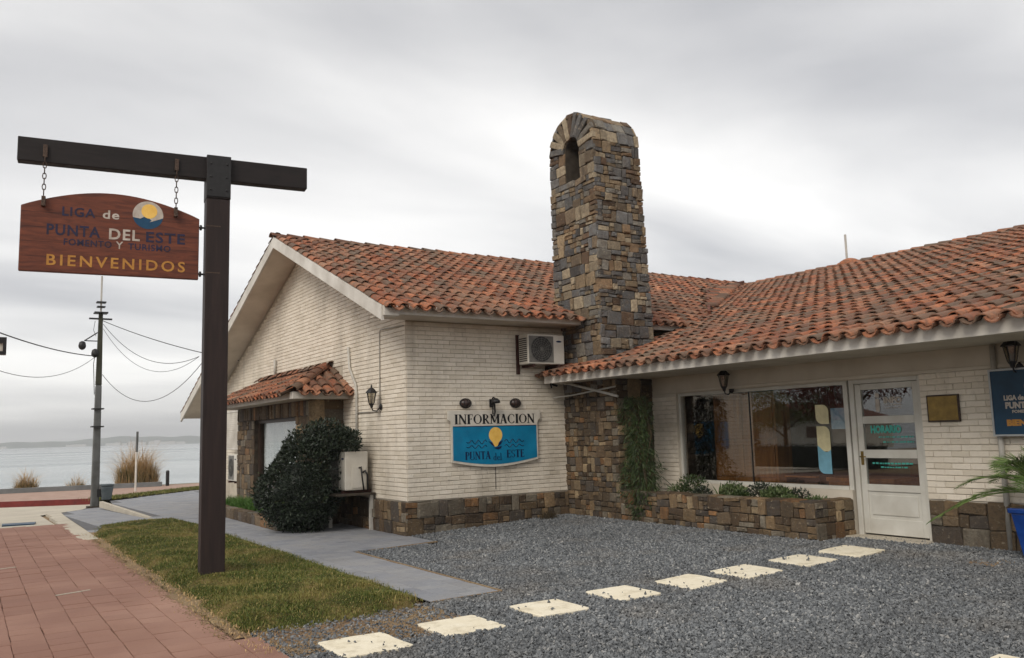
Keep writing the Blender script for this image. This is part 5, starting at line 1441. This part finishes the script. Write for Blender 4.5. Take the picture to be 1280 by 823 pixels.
# ------------------------------------------------------------------ pipes and conduit
def pipe(name, label, pts, r, mat=M_PVC, cat='pipe'):
    o0 = np.array(pts[-1], float); o = MB().tube([np.array(p) - o0 for p in pts], r, 8).obj(name, mat, smooth=True); o.location = o0
    return tag(o, label, cat)
pipe('drain_pipe', 'pale plastic pipe running down across the stone pier under the eave', [(2.86, -.05, 2.50), (3.10, -.30, 2.46), (3.12, -1.62, 2.17)], .022)
pipe('drain_pipe', 'thin pale pipe crossing behind the larger one on the stone pier', [(2.90, -.05, 2.22), (3.13, -.30, 2.25), (3.13, -1.55, 2.34)], .014)
pipe('downpipe', 'white downpipe on the brick wall behind the dark blue sign', [(3.95, -7.40, 2.47), (3.95, -7.40, .12)], .032)
pipe('conduit', 'thin white conduit running from the eave down to the gable lantern', [(-.03, .03, 3.42), (-.03, .95, 3.46), (-.03, 1.0, 3.42), (-.03, 1.0, 2.04), (-.03, 2.0, 2.05)], .010)
pipe('conduit', 'white trunking on the gable wall between bay roof and dark shrub', [(-.04, 2.42, 3.30), (-.04, 2.36, 2.90), (-.04, 2.06, 2.56), (-.04, 2.02, 2.40), (-.04, 2.02, 1.3)], .026)
pipe('vent_pipe', 'short grey vent pipe standing against the gable above the bay roof', [(-.06, 6.9, 3.45), (-.06, 6.9, 2.98)], .03)
pipe('conduit', 'thin wire below the INFORMACION sign', [(1.66, -.02, 1.06), (1.66, -.02, .66)], .005, M_BLACKMETAL, 'cable')

# ------------------------------------------------------------------ brass plaque and the dark blue sign
t = thing('brass_plaque', 'brass plaque in a dark frame on the white bricks right of the door', 'plaque', (3.98, -6.74, 1.60), R(-90))
MB().box(-.205, .205, -.022, 0, 0, .33).obj('frame', M_DARKFRAME, t, bevel=.004)
MB().box(-.185, .185, -.026, -.0225, .02, .31).obj('plate', M_BRASS, t)
t = thing('blue_sign', 'dark blue sign with aluminium frame cut by the right edge', 'sign', (3.90, -7.82, 1.44), R(-90))
MB().box(-.43, .43, -.03, .0, 0, .72).obj('panel', M_SIGNDEEP, t)
MB().box(-.45, .45, -.04, .01, -.02, .0).box(-.45, .45, -.04, .01, .72, .74).box(-.45, -.43, -.039, .009, 0, .72).box(.43, .45, -.039, .009, 0, .72).obj('frame', M_ALU, t)
YB = -.0315
letter('lettering', 'LIGA de', .06, M_OFFWHITE, t, (-.19, YB, .41), sx_, su_, .003, .22)
letter('lettering', 'PUNTA DEL ESTE', .075, M_OFFWHITE, t, (.03, YB, .325), sx_, su_, .004, .64)
letter('lettering', 'FOMENTO Y TURISMO', .035, M_OFFWHITE, t, (.03, YB, .255), sx_, su_, .0015, .50)
letter('lettering', 'BIENVENIDOS', .075, M_GOLD, t, (.03, YB, .13), sx_, su_, .005, .64)
emblem(.06, .525, .125, YB - .002, t)

# ------------------------------------------------------------------ vegetation helpers
def leaf_mesh(C, Dn, L, Wd, rnd=None, fold=.2):
    n = len(C); Dn = Dn / np.linalg.norm(Dn, axis=1)[:, None]
    r = rng.normal(size=(n, 3)); sd = np.cross(Dn, r); sd /= np.linalg.norm(sd, axis=1)[:, None]; nn = np.cross(sd, Dn)
    L = np.broadcast_to(L, n)[:, None]; Wd = np.broadcast_to(Wd, n)[:, None]
    a = C; b = C + Dn * L * .45 + sd * Wd * .5 + nn * Wd * fold; c = C + Dn * L; d = C + Dn * L * .45 - sd * Wd * .5 + nn * Wd * fold
    V = np.stack([a, b, c, d], 1).reshape(-1, 3); k = 4 * np.arange(n)[:, None]
    F = np.concatenate([k + np.array([[0, 1, 2]]), k + np.array([[0, 2, 3]])], 1).reshape(-1, 3)
    return V, F, np.repeat(rng.random(n) if rnd is None else rnd, 2)
def leaves(name, parent, mat, C, Dn, L, Wd, rnd=None, kind='stuff'):
    V, F, rr = leaf_mesh(C, Dn, L, Wd, rnd); return link(name, np_mesh(name, V, F, rr), mat, parent, kind)
def lumpy(n, rx, ry, rz, lumps=26, seed=0, shell=.55):
    """points spread through the outer part of an uneven crown, with outward directions"""
    g = np.random.default_rng(seed)
    d = g.normal(size=(n, 3)); d /= np.linalg.norm(d, axis=1)[:, None]
    ld = g.normal(size=(lumps, 3)); ld /= np.linalg.norm(ld, axis=1)[:, None]; la = g.uniform(-.16, .22, lumps)
    k = 1 + (np.exp(-(1 - d @ ld.T) * 16) * la).sum(1)
    r = k * (shell + (1 - shell) * g.random(n) ** .55)
    return d * r[:, None] * np.array([rx, ry, rz]), d
# dark round shrub
t = thing('evergreen_shrub', 'big dark round evergreen shrub in front of the bay and air conditioner', 'shrub', (-1.06, 2.10, 0))
P, d_ = lumpy(15000, .74, .80, .84, 60, 3, .62)
P[:, 1] *= np.where(P[:, 1] > 0, 1 - .38 * np.clip(P[:, 2] / .8, 0, 1), 1)
P[:, 2] = P[:, 2] * 1.0 + .84; P2, d2 = lumpy(1500, .26, .46, .28, 14, 5, .4); P2 += np.array([.50, -.22, 1.48])
P3, d3 = lumpy(1500, .40, .36, .34, 12, 8, .4); P3 += np.array([.20, .10, 1.58])
P = np.concatenate([P, P2, P3]); d_ = np.concatenate([d_, d2, d3])
hh_ = np.clip(P[:, 2] - .45, 0, None); P[:, 1] -= .30 * hh_; P[:, 0] += .10 * hh_
kp = (P[:, 2] > .03) & ~((P[:, 0] > .22) & (P[:, 1] < -.62) & (P[:, 2] < 1.40)); P, d_ = P[kp], d_[kp]
leaves('foliage', t, M_SHRUB, P, d_ * .6 + rng.normal(0, .55, P.shape) + np.array([0, 0, .25]), rng.uniform(.035, .10, len(P)), rng.uniform(.018, .042, len(P)))
g_ = np.random.default_rng(77)                       # stray young shoots breaking the outline
sh_i = g_.choice(len(P), 60, replace=False); SC_, SD_ = [], []
for i in sh_i:
    dv = d_[i] * .8 + g_.normal(0, .25, 3) + np.array([0, 0, .5]); dv /= np.linalg.norm(dv); p0 = P[i] * .98; ln_ = g_.uniform(.10, .24)
    if P[i][2] < .5 or (P[i][0] > .1 and P[i][1] < -.4 and P[i][2] < 1.45): continue
    MB().tube([p0, p0 + dv * ln_], [.004, .002], 4).obj('shoot', M_STEM, t)
    for k in range(9): SC_.append(p0 + dv * ln_ * (.3 + .08 * k)); SD_.append(dv * .5 + g_.normal(0, .6, 3))
leaves('young_leaves', t, M_VINE, np.array(SC_), np.array(SD_), g_.uniform(.03, .06, len(SC_)), g_.uniform(.014, .024, len(SC_)))
core = MB().lathe([(.05, .05), (.42, .22), (.54, .5), (.48, .85), (.32, 1.1), (.12, 1.2)], (0.02, -.08, 0), 14).obj('inner_core', M_SHRUB, t)  # added solid blob keeps the crown closed and dark inside
for i in range(7):
    a = i * .9; MB().tube([(.08*math.cos(a), .08*math.sin(a), 0), (.3*math.cos(a), .3*math.sin(a), .5), (.5*math.cos(a), .55*math.sin(a), 1.1)], [.025, .018, .008], 6).obj('branch', M_STEM, t)
# climber on the pier
t = thing('climbing_plant', 'feathery green climber hanging over the stone pier and planter end', 'climber', (3.3, -1.9, .12))
n = 5200
ang = rng.uniform(0, 2*np.pi, n); zz_ = rng.beta(1.1, 1.2, n) * 2.05
wd = .12 + .24 * np.exp(-((zz_ - .75) / .5) ** 2) + .20 * np.exp(-((zz_ - 1.75) / .3) ** 2)
rr_ = np.sqrt(rng.random(n)); lump = 1 + .5 * np.sin(zz_ * 7 + ang * 2) * np.sin(ang * 3 + zz_ * 2)
sh_ = -.34 * np.exp(-((zz_ - .45) / .35) ** 2) * rng.random(n)
C_ = np.stack([-.05 + .8 * wd * rr_ * np.cos(ang) * lump * .7, .02 + 1.15 * wd * rr_ * np.sin(ang) * lump + .06 * np.sin(zz_ * 3) + sh_, zz_], 1)
Dv = np.stack([np.cos(ang) * .6, np.sin(ang) * .8, -rng.uniform(.1, 1.3, n)], 1) + rng.normal(0, .35, (n, 3))
leaves('foliage', t, M_VINE, C_, Dv, rng.uniform(.05, .12, n), rng.uniform(.007, .018, n))
for i in range(9):
    y = rng.uniform(-.28, .28); MB().tube([(0, y, .1), (-.05, y + rng.normal(0, .06), .8), (-.02, y + rng.normal(0, .08), 1.4), (.0, y * .6, 2.0)], [.012, .009, .006, .003], 5).obj('stem', M_STEM, t)
# plants in the stone planter
def spiky(label, loc, n, L, w, mat, seed, name='spiky_plant', droop=.5, cat='plant'):
    g = random.Random(seed); t = thing(name, label, cat, loc, 0, 'plants in the stone planter')
    for i in range(n):
        a = g.uniform(0, 2*math.pi); e = g.uniform(.35, 1.25); l = L * g.uniform(.65, 1.1); P = []
        for k in range(6):
            s = k / 5; rr = l * s * math.cos(e) * (1 + .2 * s); z = l * (s * math.sin(e) - droop * .35 * s * s * math.cos(e))
            P.append(np.array([rr * math.cos(a), rr * math.sin(a), max(z, .005)]))
        m = MB(); sd = np.array([-math.sin(a), math.cos(a), 0]); ww = w * g.uniform(.8, 1.2)
        for k, p in enumerate(P):
            s = k / 5; hw = ww * (.55 + .6 * s) * (1 - s ** 2.2) + .001
            m.V += [tuple(p - sd * hw + np.array([0, 0, .3 * hw])), tuple(p + np.array([0, 0, -.15 * hw])), tuple(p + sd * hw + np.array([0, 0, .3 * hw]))]
        for k in range(5):
            for j in range(2): q = k * 3 + j; m.F.append((q, q + 1, q + 4, q + 3))
        m.obj('leaf', mat, t)
    return t
def bushy(label, loc, r, h, n, mat, seed, lsz=(.03, .06), name='small_shrub'):
    t = thing(name, label, 'plant', loc, 0, 'plants in the stone planter')
    P, d = lumpy(n, r, r, h / 2, 10, seed, .25); P[:, 2] += h / 2; P[:, 2] = np.maximum(P[:, 2], .01)
    leaves('foliage', t, mat, P, d * .6 + rng.normal(0, .5, P.shape) + np.array([0, 0, .4]), rng.uniform(*lsz, n), rng.uniform(lsz[0] * .35, lsz[1] * .4, n))
    for i in range(4): a = i * 1.6; MB().tube([(0, 0, 0), (r*.3*math.cos(a), r*.3*math.sin(a), h*.4), (r*.55*math.cos(a), r*.55*math.sin(a), h*.75)], [.008, .006, .003], 5).obj('stem', M_STEM, t)
    return t
spiky('dark arching spiky plant beside the climber at the planter left end', (3.72, -2.35, .53), 11, .46, .022, M_SPIKE, 4)
bushy('leafy green bush in the planter right of the climber', (3.62, -2.75, .53), .24, .34, 900, M_VINE, 21)
spiky('pale upright spiky plant in the planter before the wooden cupboard', (3.68, -3.25, .53), 14, .30, .018, M_PLANT, 6)
bushy('pale leaved low plant in the planter below the cupboard edge', (3.60, -3.62, .53), .20, .22, 700, M_PLANT, 22, (.035, .07))
bushy('dark little shrub in the planter at mid window', (3.70, -4.05, .53), .19, .27, 700, M_SHRUB, 23)
bushy('broad pale leaved plant in the planter near the letter i decal', (3.60, -4.42, .53), .22, .20, 600, M_PLANT, 24, (.04, .085))
spiky('small drooping plant in the planter close to the door', (3.62, -4.85, .53), 16, .20, .014, M_VINE, 9, droop=1.2)
bushy('low creeping plant at the door end of the planter', (3.58, -5.08, .53), .16, .11, 420, M_PLANT, 25)
for i, (y, x, r_, h_, mt, lab) in enumerate((
    (-2.55, 3.50, .17, .20, M_PLANT, 'low grey green plant at the front of the planter by the climber'),
    (-3.05, 3.52, .15, .16, M_SHRUB, 'tiny dark plant at the planter front, second from the climber'),
    (-3.42, 3.78, .17, .26, M_VINE, 'green plant at the back of the planter against the cupboard'),
    (-3.85, 3.50, .14, .14, M_VINE, 'small green plant at the planter front in mid window'),
    (-4.25, 3.82, .16, .24, M_VINE, 'green plant at the back of the planter right of mid window'),
    (-4.65, 3.78, .15, .20, M_SHRUB, 'dark plant at the back of the planter below the letter i decal'),
    (-4.72, 3.50, .13, .12, M_PLANT, 'small pale plant at the planter front below the decal'))):
    bushy(lab, (x, y, .53), r_, h_, 360, mt, 60 + i, (.022, .065))
# tufts in the bay bed
for i, (x, y, lab) in enumerate(((-1.0, 6.6, 'far green grass tuft in the bed below the bay window'), (-1.02, 5.7, 'bushy green grass tuft in the bed, second from the far end'), (-.98, 4.8, 'green grass tuft in the bed in front of the bay glass'), (-1.0, 3.9, 'green grass tuft in the bed next to the dark shrub'))):
    t = thing('grass_tuft', lab, 'plant', (x, y, .13), 0, 'grass tufts in the bay bed')
    n = 900; a = rng.uniform(0, 2*np.pi, n); q = np.sqrt(rng.random(n))
    blades('blades', q * np.cos(a) * .20, q * np.sin(a) * .45, np.zeros(n), rng.uniform(.14, .32, n), rng.uniform(.006, .012, n), M_GRASS2, .9, 'stuff', t)
# small rosette plant on the gable foot near the air conditioner shelf
t = thing('dry_grass_tuft', 'small dry tuft at the foot of the stone plinth by the gravel', 'plant', (2.55, -.30, .10))
n = 260; a = rng.uniform(0, 2*np.pi, n); q = np.sqrt(rng.random(n)) * .16
blades('blades', q * np.cos(a), q * np.sin(a), np.zeros(n), rng.uniform(.08, .24, n), rng.uniform(.004, .008, n), M_STEM, 1.2, 'stuff', t)

# ------------------------------------------------------------------ palm in the blue pot
t = thing('potted_palm', 'small feathery palm in a blue pot at the right edge', 'potted palm', (3.52, -7.98, .12))
pot = MB()
for (z0, z1, w0, w1) in ((0, .05, .15, .155), (.05, .50, .155, .215), (.50, .555, .235, .24)):
    pot.hexa([(-w0,-w0,z0),(w0,-w0,z0),(w0,w0,z0),(-w0,w0,z0),(-w1,-w1,z1),(w1,-w1,z1),(w1,w1,z1),(-w1,w1,z1)])
pot.obj('pot', M_POT, t, bevel=.012)
MB().box(-.2, .2, -.2, .2, .535, .56).obj('soil', M_JOINT, t)
MB().tube([(0, 0, .5), (.01, 0, .62), (0, .01, .72)], [.07, .06, .035], 8).obj('trunk', M_TRUNK, t)
for i in range(24):
    a = i * 2.399 + .3; e = R(76 - (i % 7) * 11 + random.uniform(-5, 5)); l = random.uniform(.75, 1.0); P = []
    for k in range(11):
        s = k / 10; rr = l * s * math.cos(e) * (1 + .15 * s); z = .70 + l * (s * math.sin(e) * (1 - .12 * s) - .48 * s ** 2.2)
        P.append(np.array([rr * math.cos(a), rr * math.sin(a), z]))
    fr = MB().tube(P, [.010 - .0008 * k for k in range(11)], 5).obj('frond', M_PALM, t)
    Cn, Dd, LL = [], [], []
    for k in range(46):
        s = .16 + .84 * k / 45; f_ = s * 10; i0 = min(int(f_), 9); p = P[i0] + (P[i0+1] - P[i0]) * (f_ - i0); tg = P[i0+1] - P[i0]; tg /= np.linalg.norm(tg)
        sd = np.cross(tg, (0, 0, 1.0)); sd /= max(np.linalg.norm(sd), .1)
        for sg in (-1, 1):
            Cn.append(p); Dd.append(tg * .75 + sd * sg * .85 + np.array([0, 0, .22 - .35 * s]) + rng.normal(0, .06, 3)); LL.append(.20 * math.sin(math.pi * min(.12 + s * .86, 1)) + .05)
    leaves('leaflets', fr, M_PALM, np.array(Cn), np.array(Dd), np.array(LL), .0085, kind=None)
# flat stone by the pot
o = MB().prism([(-.24, -.15), (.2, -.19), (.27, .06), (.1, .2), (-.2, .17)], (0, 0, 0), (1, 0, 0), (0, 1, 0), (0, 0, .05)).obj('flat_stone', M_SOIL, bevel=.01)
o.location = (3.05, -7.66, .085); tag(o, 'flat brown stone lying on the gravel in front of the blue pot', 'stone')

# ------------------------------------------------------------------ what stands behind the shop window
t = thing('wooden_cupboard', 'tall oak cupboard door standing behind the left of the shop window', 'cupboard', (4.75, -2.85, .10))
MB().box(-.05, .30, -.70, .62, 0, 2.06).obj('carcass', M_INTWOOD, t, bevel=.01)
for y0, y1 in ((-.02, .58), (-.66, -.06)):
    for z0, z1 in ((.08, .62), (.70, 1.22), (1.30, 1.98)): MB().box(-.075, -.051, y0, y1, z0, z1).obj('panel', M_INTWOOD, t, bevel=.01)
t = thing('wooden_desk', 'orange brown wooden desk seen through the glass near the decal', 'desk', (5.0, -4.9, .10))
MB().box(-.35, .35, -.65, .45, .68, .74).obj('top', M_INTWOOD, t, bevel=.01)
MB().box(-.32, -.28, -.62, .42, .0, .68).obj('front_panel', M_INTWOOD, t); MB().box(-.28, .3, -.62, -.58, 0, .68).obj('side_panel', M_INTWOOD, t); MB().box(-.28, .3, .38, .42, 0, .68).obj('side_panel', M_INTWOOD, t)
t = thing('red_armchair', 'dark red upholstered chair behind the glass beside the door', 'chair', (5.3, -5.55, .10))
MB().box(-.28, .28, -.28, .28, .18, .45).obj('seat', M_INTRED, t, bevel=.04); MB().box(.18, .32, -.3, .3, .45, 1.0).obj('backrest', M_INTRED, t, bevel=.04)
for x in (-.24, .24):
    for y in (-.24, .24): MB().box(x - .02, x + .02, y - .02, y + .02, 0, .18).obj('leg', M_INTDARK, t)
t = thing('brochure_rack', 'low dark rack with brochures behind the middle of the shop window', 'rack', (4.9, -3.95, .10))
MB().box(-.15, .2, -.32, .30, 0, .75).obj('body', M_INTDARK, t)
for i in range(3): MB().box(-.22, -.14, -.30, .28, .5 + i*.11, .52 + i*.11).obj('shelf', M_INTWOOD, t)
t = thing('wall_picture', 'dark red picture on the back wall of the office', 'picture', (8.46, -4.6, 1.0), R(-90))
MB().box(-.7, .7, -.03, 0, 0, 1.2).obj('canvas', M_INTRED, t)

# ------------------------------------------------------------------ roof odds and ends
t = thing('roof_antenna', 'thin rod antenna on a small mortar mound on the wing ridge', 'antenna', (RX, 1.45, zwing(RX) + .05))
MB().lathe([(.30, -.1), (.26, .06), (.16, .12), (.05, .15)], (0, 0, 0), 12).obj('mound', M_TILE, t, smooth=True)
MB().tube([(.1, .15, 0), (.1, .15, .85)], .03, 6).obj('rod', M_PVC, t)

# ------------------------------------------------------------------ utility pole, wires, bin
M_POLE1 = plain('grey_pole_paint', lin(98,100,100), lin(74,74,72), 3, .6)
M_POLE2 = plain('mossy_dark_pole', lin(66,66,52), lin(46,46,38), 5, .8)
UP = thing('utility_pole', 'slender grey utility pole with cameras beside the street', 'utility pole', (-2.5, 17.73, -.40))
def taper(z0, z1, w0, w1): return MB().hexa([(-w0,-w0,z0),(w0,-w0,z0),(w0,w0,z0),(-w0,w0,z0),(-w1,-w1,z1),(w1,-w1,z1),(w1,w1,z1),(-w1,w1,z1)])
taper(0, 3.9, .12, .09).obj('lower_shaft', M_POLE1, UP, bevel=.03)
taper(3.9, 6.3, .089, .06).obj('upper_shaft', M_POLE2, UP, bevel=.02)
MB().tube([(0, 0, 6.3), (0, 0, 7.5)], .028, 6).obj('mast', M_PVC, UP)
for z, w in ((3.12, .17), (2.55, .18), (6.25, .2), (6.45, .12), (6.6, .14)): MB().box(-w, w, -w, w, z, z + .04).obj('band', M_BLACKMETAL, UP)
MB().box(-.34, .34, -.04, .04, 6.05, 6.10).obj('cross_arm', M_BLACKMETAL, UP)
MB().box(-.22, .22, -.22, .22, -.02, .06).obj('base_plate', M_JOINT, UP)
MB().tube([(-.08, 0, 5.62), (-.40, -.02, 5.38), (-.46, -.02, 5.34)], .022, 6).tube([(-.08, 0, 5.34), (-.46, -.02, 5.34)], .018, 6).obj('camera_arm', M_BLACKMETAL, UP)
for x, z in ((-.52, 5.16), (-.14, 4.92)):
    MB().lathe([(.03, .16), (.09, .12), (.115, .02), (.11, -.04), (.07, -.10), (.02, -.125)], (x, -.06, z), 12).obj('dome_camera', M_BLACKMETAL, UP, smooth=True)
MB().tube([(-.13, -.04, 4.95), (-.17, -.04, 4.6), (-.15, -.04, 4.2), (-.12, -.04, 3.6)], .012, 6).tube([(-.16, 0, 6.0), (-.2, 0, 5.7), (-.12, 0, 5.5)], .008, 5).obj('cable', M_BLACKMETAL, UP)
M_BIN = plain('grey_plastic_bin', lin(92,100,104), lin(70,78,82), 6, .55)
t = thing('litter_bin', 'grey litter bin fixed to the utility pole', 'bin', (-2.20, 17.55, -.16))
MB().hexa([(-.12,-.12,0),(.14,-.12,0),(.14,.12,0),(-.12,.12,0),(-.16,-.16,.42),(.20,-.16,.42),(.20,.16,.42),(-.16,.16,.42)]).obj('body', M_BIN, t, bevel=.02)
MB().box(-.17, .21, -.17, .17, .425, .50).obj('lid', M_BIN, t, bevel=.03)
MB().box(-.26, -.13, -.03, .03, .1, .35).obj('bracket', M_BLACKMETAL, t)
def wire(label, a, b, sag, r=.011, n=24):
    a, b = np.array(a, float), np.array(b, float)
    P = [a + (b - a) * i / n - np.array([0, 0, sag * 4 * (i / n) * (1 - i / n)]) for i in range(n + 1)]
    o = MB().tube([p - b for p in P], r, 5).obj('overhead_wire', M_BLACKMETAL, smooth=True); o.location = b
    return tag(o, label, 'wire', 'overhead wires at the utility pole')
J = (-.62, 12.1, 3.98)
wire('topmost taut wire from the pole crossarm to the house gable', (-2.45, 17.7, 5.62), (-.02, 10.2, 3.72), .12, .012)
wire('sagging wire from the pole to the gable, just below the taut one', (-2.42, 17.7, 5.50), J, .62, .009)
wire('second sagging wire from the pole, lower than the first', (-2.42, 17.7, 5.35), J, .85, .007)
wire('deep loop of wire hanging lowest between pole and gable', (-2.40, 17.7, 3.85), (-.50, 11.7, 3.95), 1.05, .009)
wire('thick black wire from the pole to the left picture edge', (-2.65, 17.7, 4.45), (-7.4, 4.0, 4.35), .25, .016)
wire('thin slack wire from the pole to the left picture edge', (-2.65, 17.7, 4.40), (-7.3, 4.5, 4.1), .95, .008)
t = thing('flood_light', 'small black flood light at the left picture edge', 'flood light', (-6.55, -2.9, 0.0))
MB().tube([(0, 0, 0), (0, 0, 2.75)], .035, 8).tube([(0, 0, 2.66), (.62, .05, 2.70)], .015, 6).obj('pole', M_BLACKMETAL, t)
MB().box(.60, .80, -.02, .10, 2.62, 2.68).box(.60, .63, -.02, .10, 2.54, 2.62).box(.77, .80, -.02, .10, 2.54, 2.62).box(.60, .80, -.02, .10, 2.51, 2.54).box(.63, .77, .06, .07, 2.54, 2.62).obj('housing', M_BLACKMETAL, t)
MB().box(.63, .77, .0, .012, 2.54, 2.62).obj('lens', M_SIGNWHITE, t)

# ------------------------------------------------------------------ waterfront
M_SEAWALL = plain('grey_seawall', lin(122,124,124), lin(100,102,102), 2, .85)
sw = MB(); swl = [(-40, 29.2), (-16, 28.7), (-4.77, 28.17), (1.30, 27.54)]
for a, b in zip(swl[:-1], swl[1:]): sw.bar((a[0], a[1], -.27), (b[0], b[1], -.27), .30, .34)
tag(sw.obj('sea_wall', M_SEAWALL), 'low grey wall along the promenade in front of the water', 'wall')
o = MB().lathe([(.075, 0), (.075, .62), (.06, .66), (.02, .68)], (0, 0, 0), 12).obj('bollard', M_BLACKMETAL); o.location = (1.52, 27.5, -.29); tag(o, 'dark bollard at the end of the low sea wall', 'bollard')
t = thing('marker_post', 'thin white post with dark top standing on the promenade', 'post', (-.28, 24.29, -.29))
MB().tube([(0, 0, 0), (0, 0, 1.55)], .04, 8).obj('shaft', M_FASCIA, t); MB().tube([(.01, 0, 1.55), (.02, 0, 2.36)], .045, 8).obj('dark_top', M_POLE1, t)
rim = MB().box(-42, 14, 28.75, 30.6, -3.6, -.36).obj('shore_strip', M_EARTH, kind='structure')
def clump(label, loc, n, r, hgt):
    t = thing('dry_grass_clump', label, 'grass clump', loc, 0, 'dry grass clumps behind the sea wall')
    g = rng; a = g.uniform(0, 2*np.pi, n); q = np.sqrt(g.random(n)) * r
    h = g.uniform(.3, 1.0, n) ** 1.4 * hgt * (1 - .55 * (q / r) ** 2)
    blades('blades', q * np.cos(a), q * np.sin(a) * .5, np.zeros(n), h, g.uniform(.008, .02, n), M_DRY, .95, 'stuff', t)
    m = int(n * .35); a = g.uniform(0, 2*np.pi, m); q = np.sqrt(g.random(m)) * r * .9
    blades('green_base', q * np.cos(a), q * np.sin(a) * .5, np.zeros(m), g.uniform(.2, .45, m) * hgt, g.uniform(.012, .028, m), M_PLANT, .8, 'stuff', t)
clump('small dry grass clump behind the sea wall, leftmost of three', (-3.85, 28.75, -.36), 700, .46, 1.35)
clump('smallest sparse dry clump behind the sea wall, left of the utility pole', (-1.95, 28.6, -.36), 260, .40, 1.0)
clump('large tall dry grass clump behind the sea wall near the bollard', (.45, 28.55, -.36), 2600, .88, 2.5)
# iron cover on the pavement corner
o = MB().prism([(-.32, -.2), (.3, -.28), (.36, .2), (-.3, .3)], (0, 0, 0), (1, 0, 0), (0, 1, 0), (0, 0, .03)).obj('drain_cover', M_SIGNDEEP); o.location = (-4.98, 9.6, prof(9.6) - .015)
tag(o, 'dark blue grey drain cover at the far end of the red pavement', 'drain cover')

# ------------------------------------------------------------------ across the street (mirrored in the shop window)
def tree(label, loc, h, r, mat, seed, name):
    t = thing(name, label, 'tree', loc, 0, 'trees mirrored in the shop window'); g = random.Random(seed)
    MB().tube([(0, 0, 0), (.05, .03, h*.2), (-.03, .06, h*.45), (.02, 0, h*.75)], [.16, .13, .09, .03], 9).obj('trunk', M_TRUNK, t, smooth=True)
    C_, N_2 = [], []
    for i in range(9):
        a = i * 2.4; z0 = h * (.28 + .05 * i); e = np.array([r*.8*math.cos(a), r*.8*math.sin(a), min(z0 + h*.22, h*.95)])
        MB().tube([(0, 0, z0), e * .5 + np.array([0, 0, z0*.5 + .1]), e], [.06, .04, .015], 6).obj('limb', M_TRUNK, t)
        P, d = lumpy(700, r*.48, r*.48, h*.14, 6, seed + i, .2); C_.append(P + e); N_2.append(d)
    C_, N_2 = np.concatenate(C_), np.concatenate(N_2)
    leaves('crown', t, mat, C_, N_2 * .5 + rng.normal(0, .5, C_.shape), rng.uniform(.10, .17, len(C_)), rng.uniform(.05, .09, len(C_)))
tree('reddish leaved tree across the street seen mirrored in the window', (-12.5, 6.6, 0), 5.2, 2.1, M_REDLEAF, 31, 'red_leaved_tree')
tree('green tree across the street seen mirrored in the window glass', (-24.0, 19.0, -.3), 4.4, 2.6, M_TREELEAF, 47, 'street_tree')
nb = thing('neighbour_house', 'low pale house with tiled roof across the street mirrored in the window', 'house', (-48, 36, -.4))
MB().box(-4, 4, -5, 5, 0, 2.4).obj('wall', M_PLASTER, nb)
MB().prism([(-5.5, 0), (5.5, 0), (0, 1.5)], (-4.5, 0, 2.4), (0, 1, 0), (0, 0, 1), (9, 0, 0)).obj('roof', M_DECK, nb)
for y in (-3, 3): MB().box(4.0, 4.03, y - .5, y + .5, 1.0, 1.9).obj('window', M_INTWALL, nb)
hd = thing('hedge', 'clipped dark hedge across the street mirrored low in the window', 'hedge', (-15, 13, -.1))
P = np.stack([rng.uniform(-.4, .4, 9000), rng.uniform(-6, 6, 9000), rng.uniform(0.02, .95, 9000)], 1)
leaves('foliage', hd, M_SHRUB, P, rng.normal(0, 1, P.shape), rng.uniform(.06, .1, 9000), rng.uniform(.03, .05, 9000))
MB().box(-.33, .33, -5.9, 5.9, 0, .85).obj('inner_core', M_SHRUB, hd)  # added solid block fills the hedge behind its leaves

# ------------------------------------------------------------------ air
hz = MB().box(-4300, 4300, -4300, 4300, -6.0, 75.0)
hm_ = D.materials.new('sea_haze'); hm_.use_nodes = True
nt = hm_.node_tree; nt.nodes.remove(nt.nodes['Principled BSDF'])
pv = nt.nodes.new('ShaderNodeVolumePrincipled'); pv.inputs['Color'].default_value = (.92, .94, .96, 1); pv.inputs['Density'].default_value = .00045; pv.inputs['Anisotropy'].default_value = .2
nt.links.new(pv.outputs[0], nt.nodes['Material Output'].inputs['Volume'])
ho = hz.obj('haze', hm_, kind='stuff'); ho.display_type = 'WIRE'
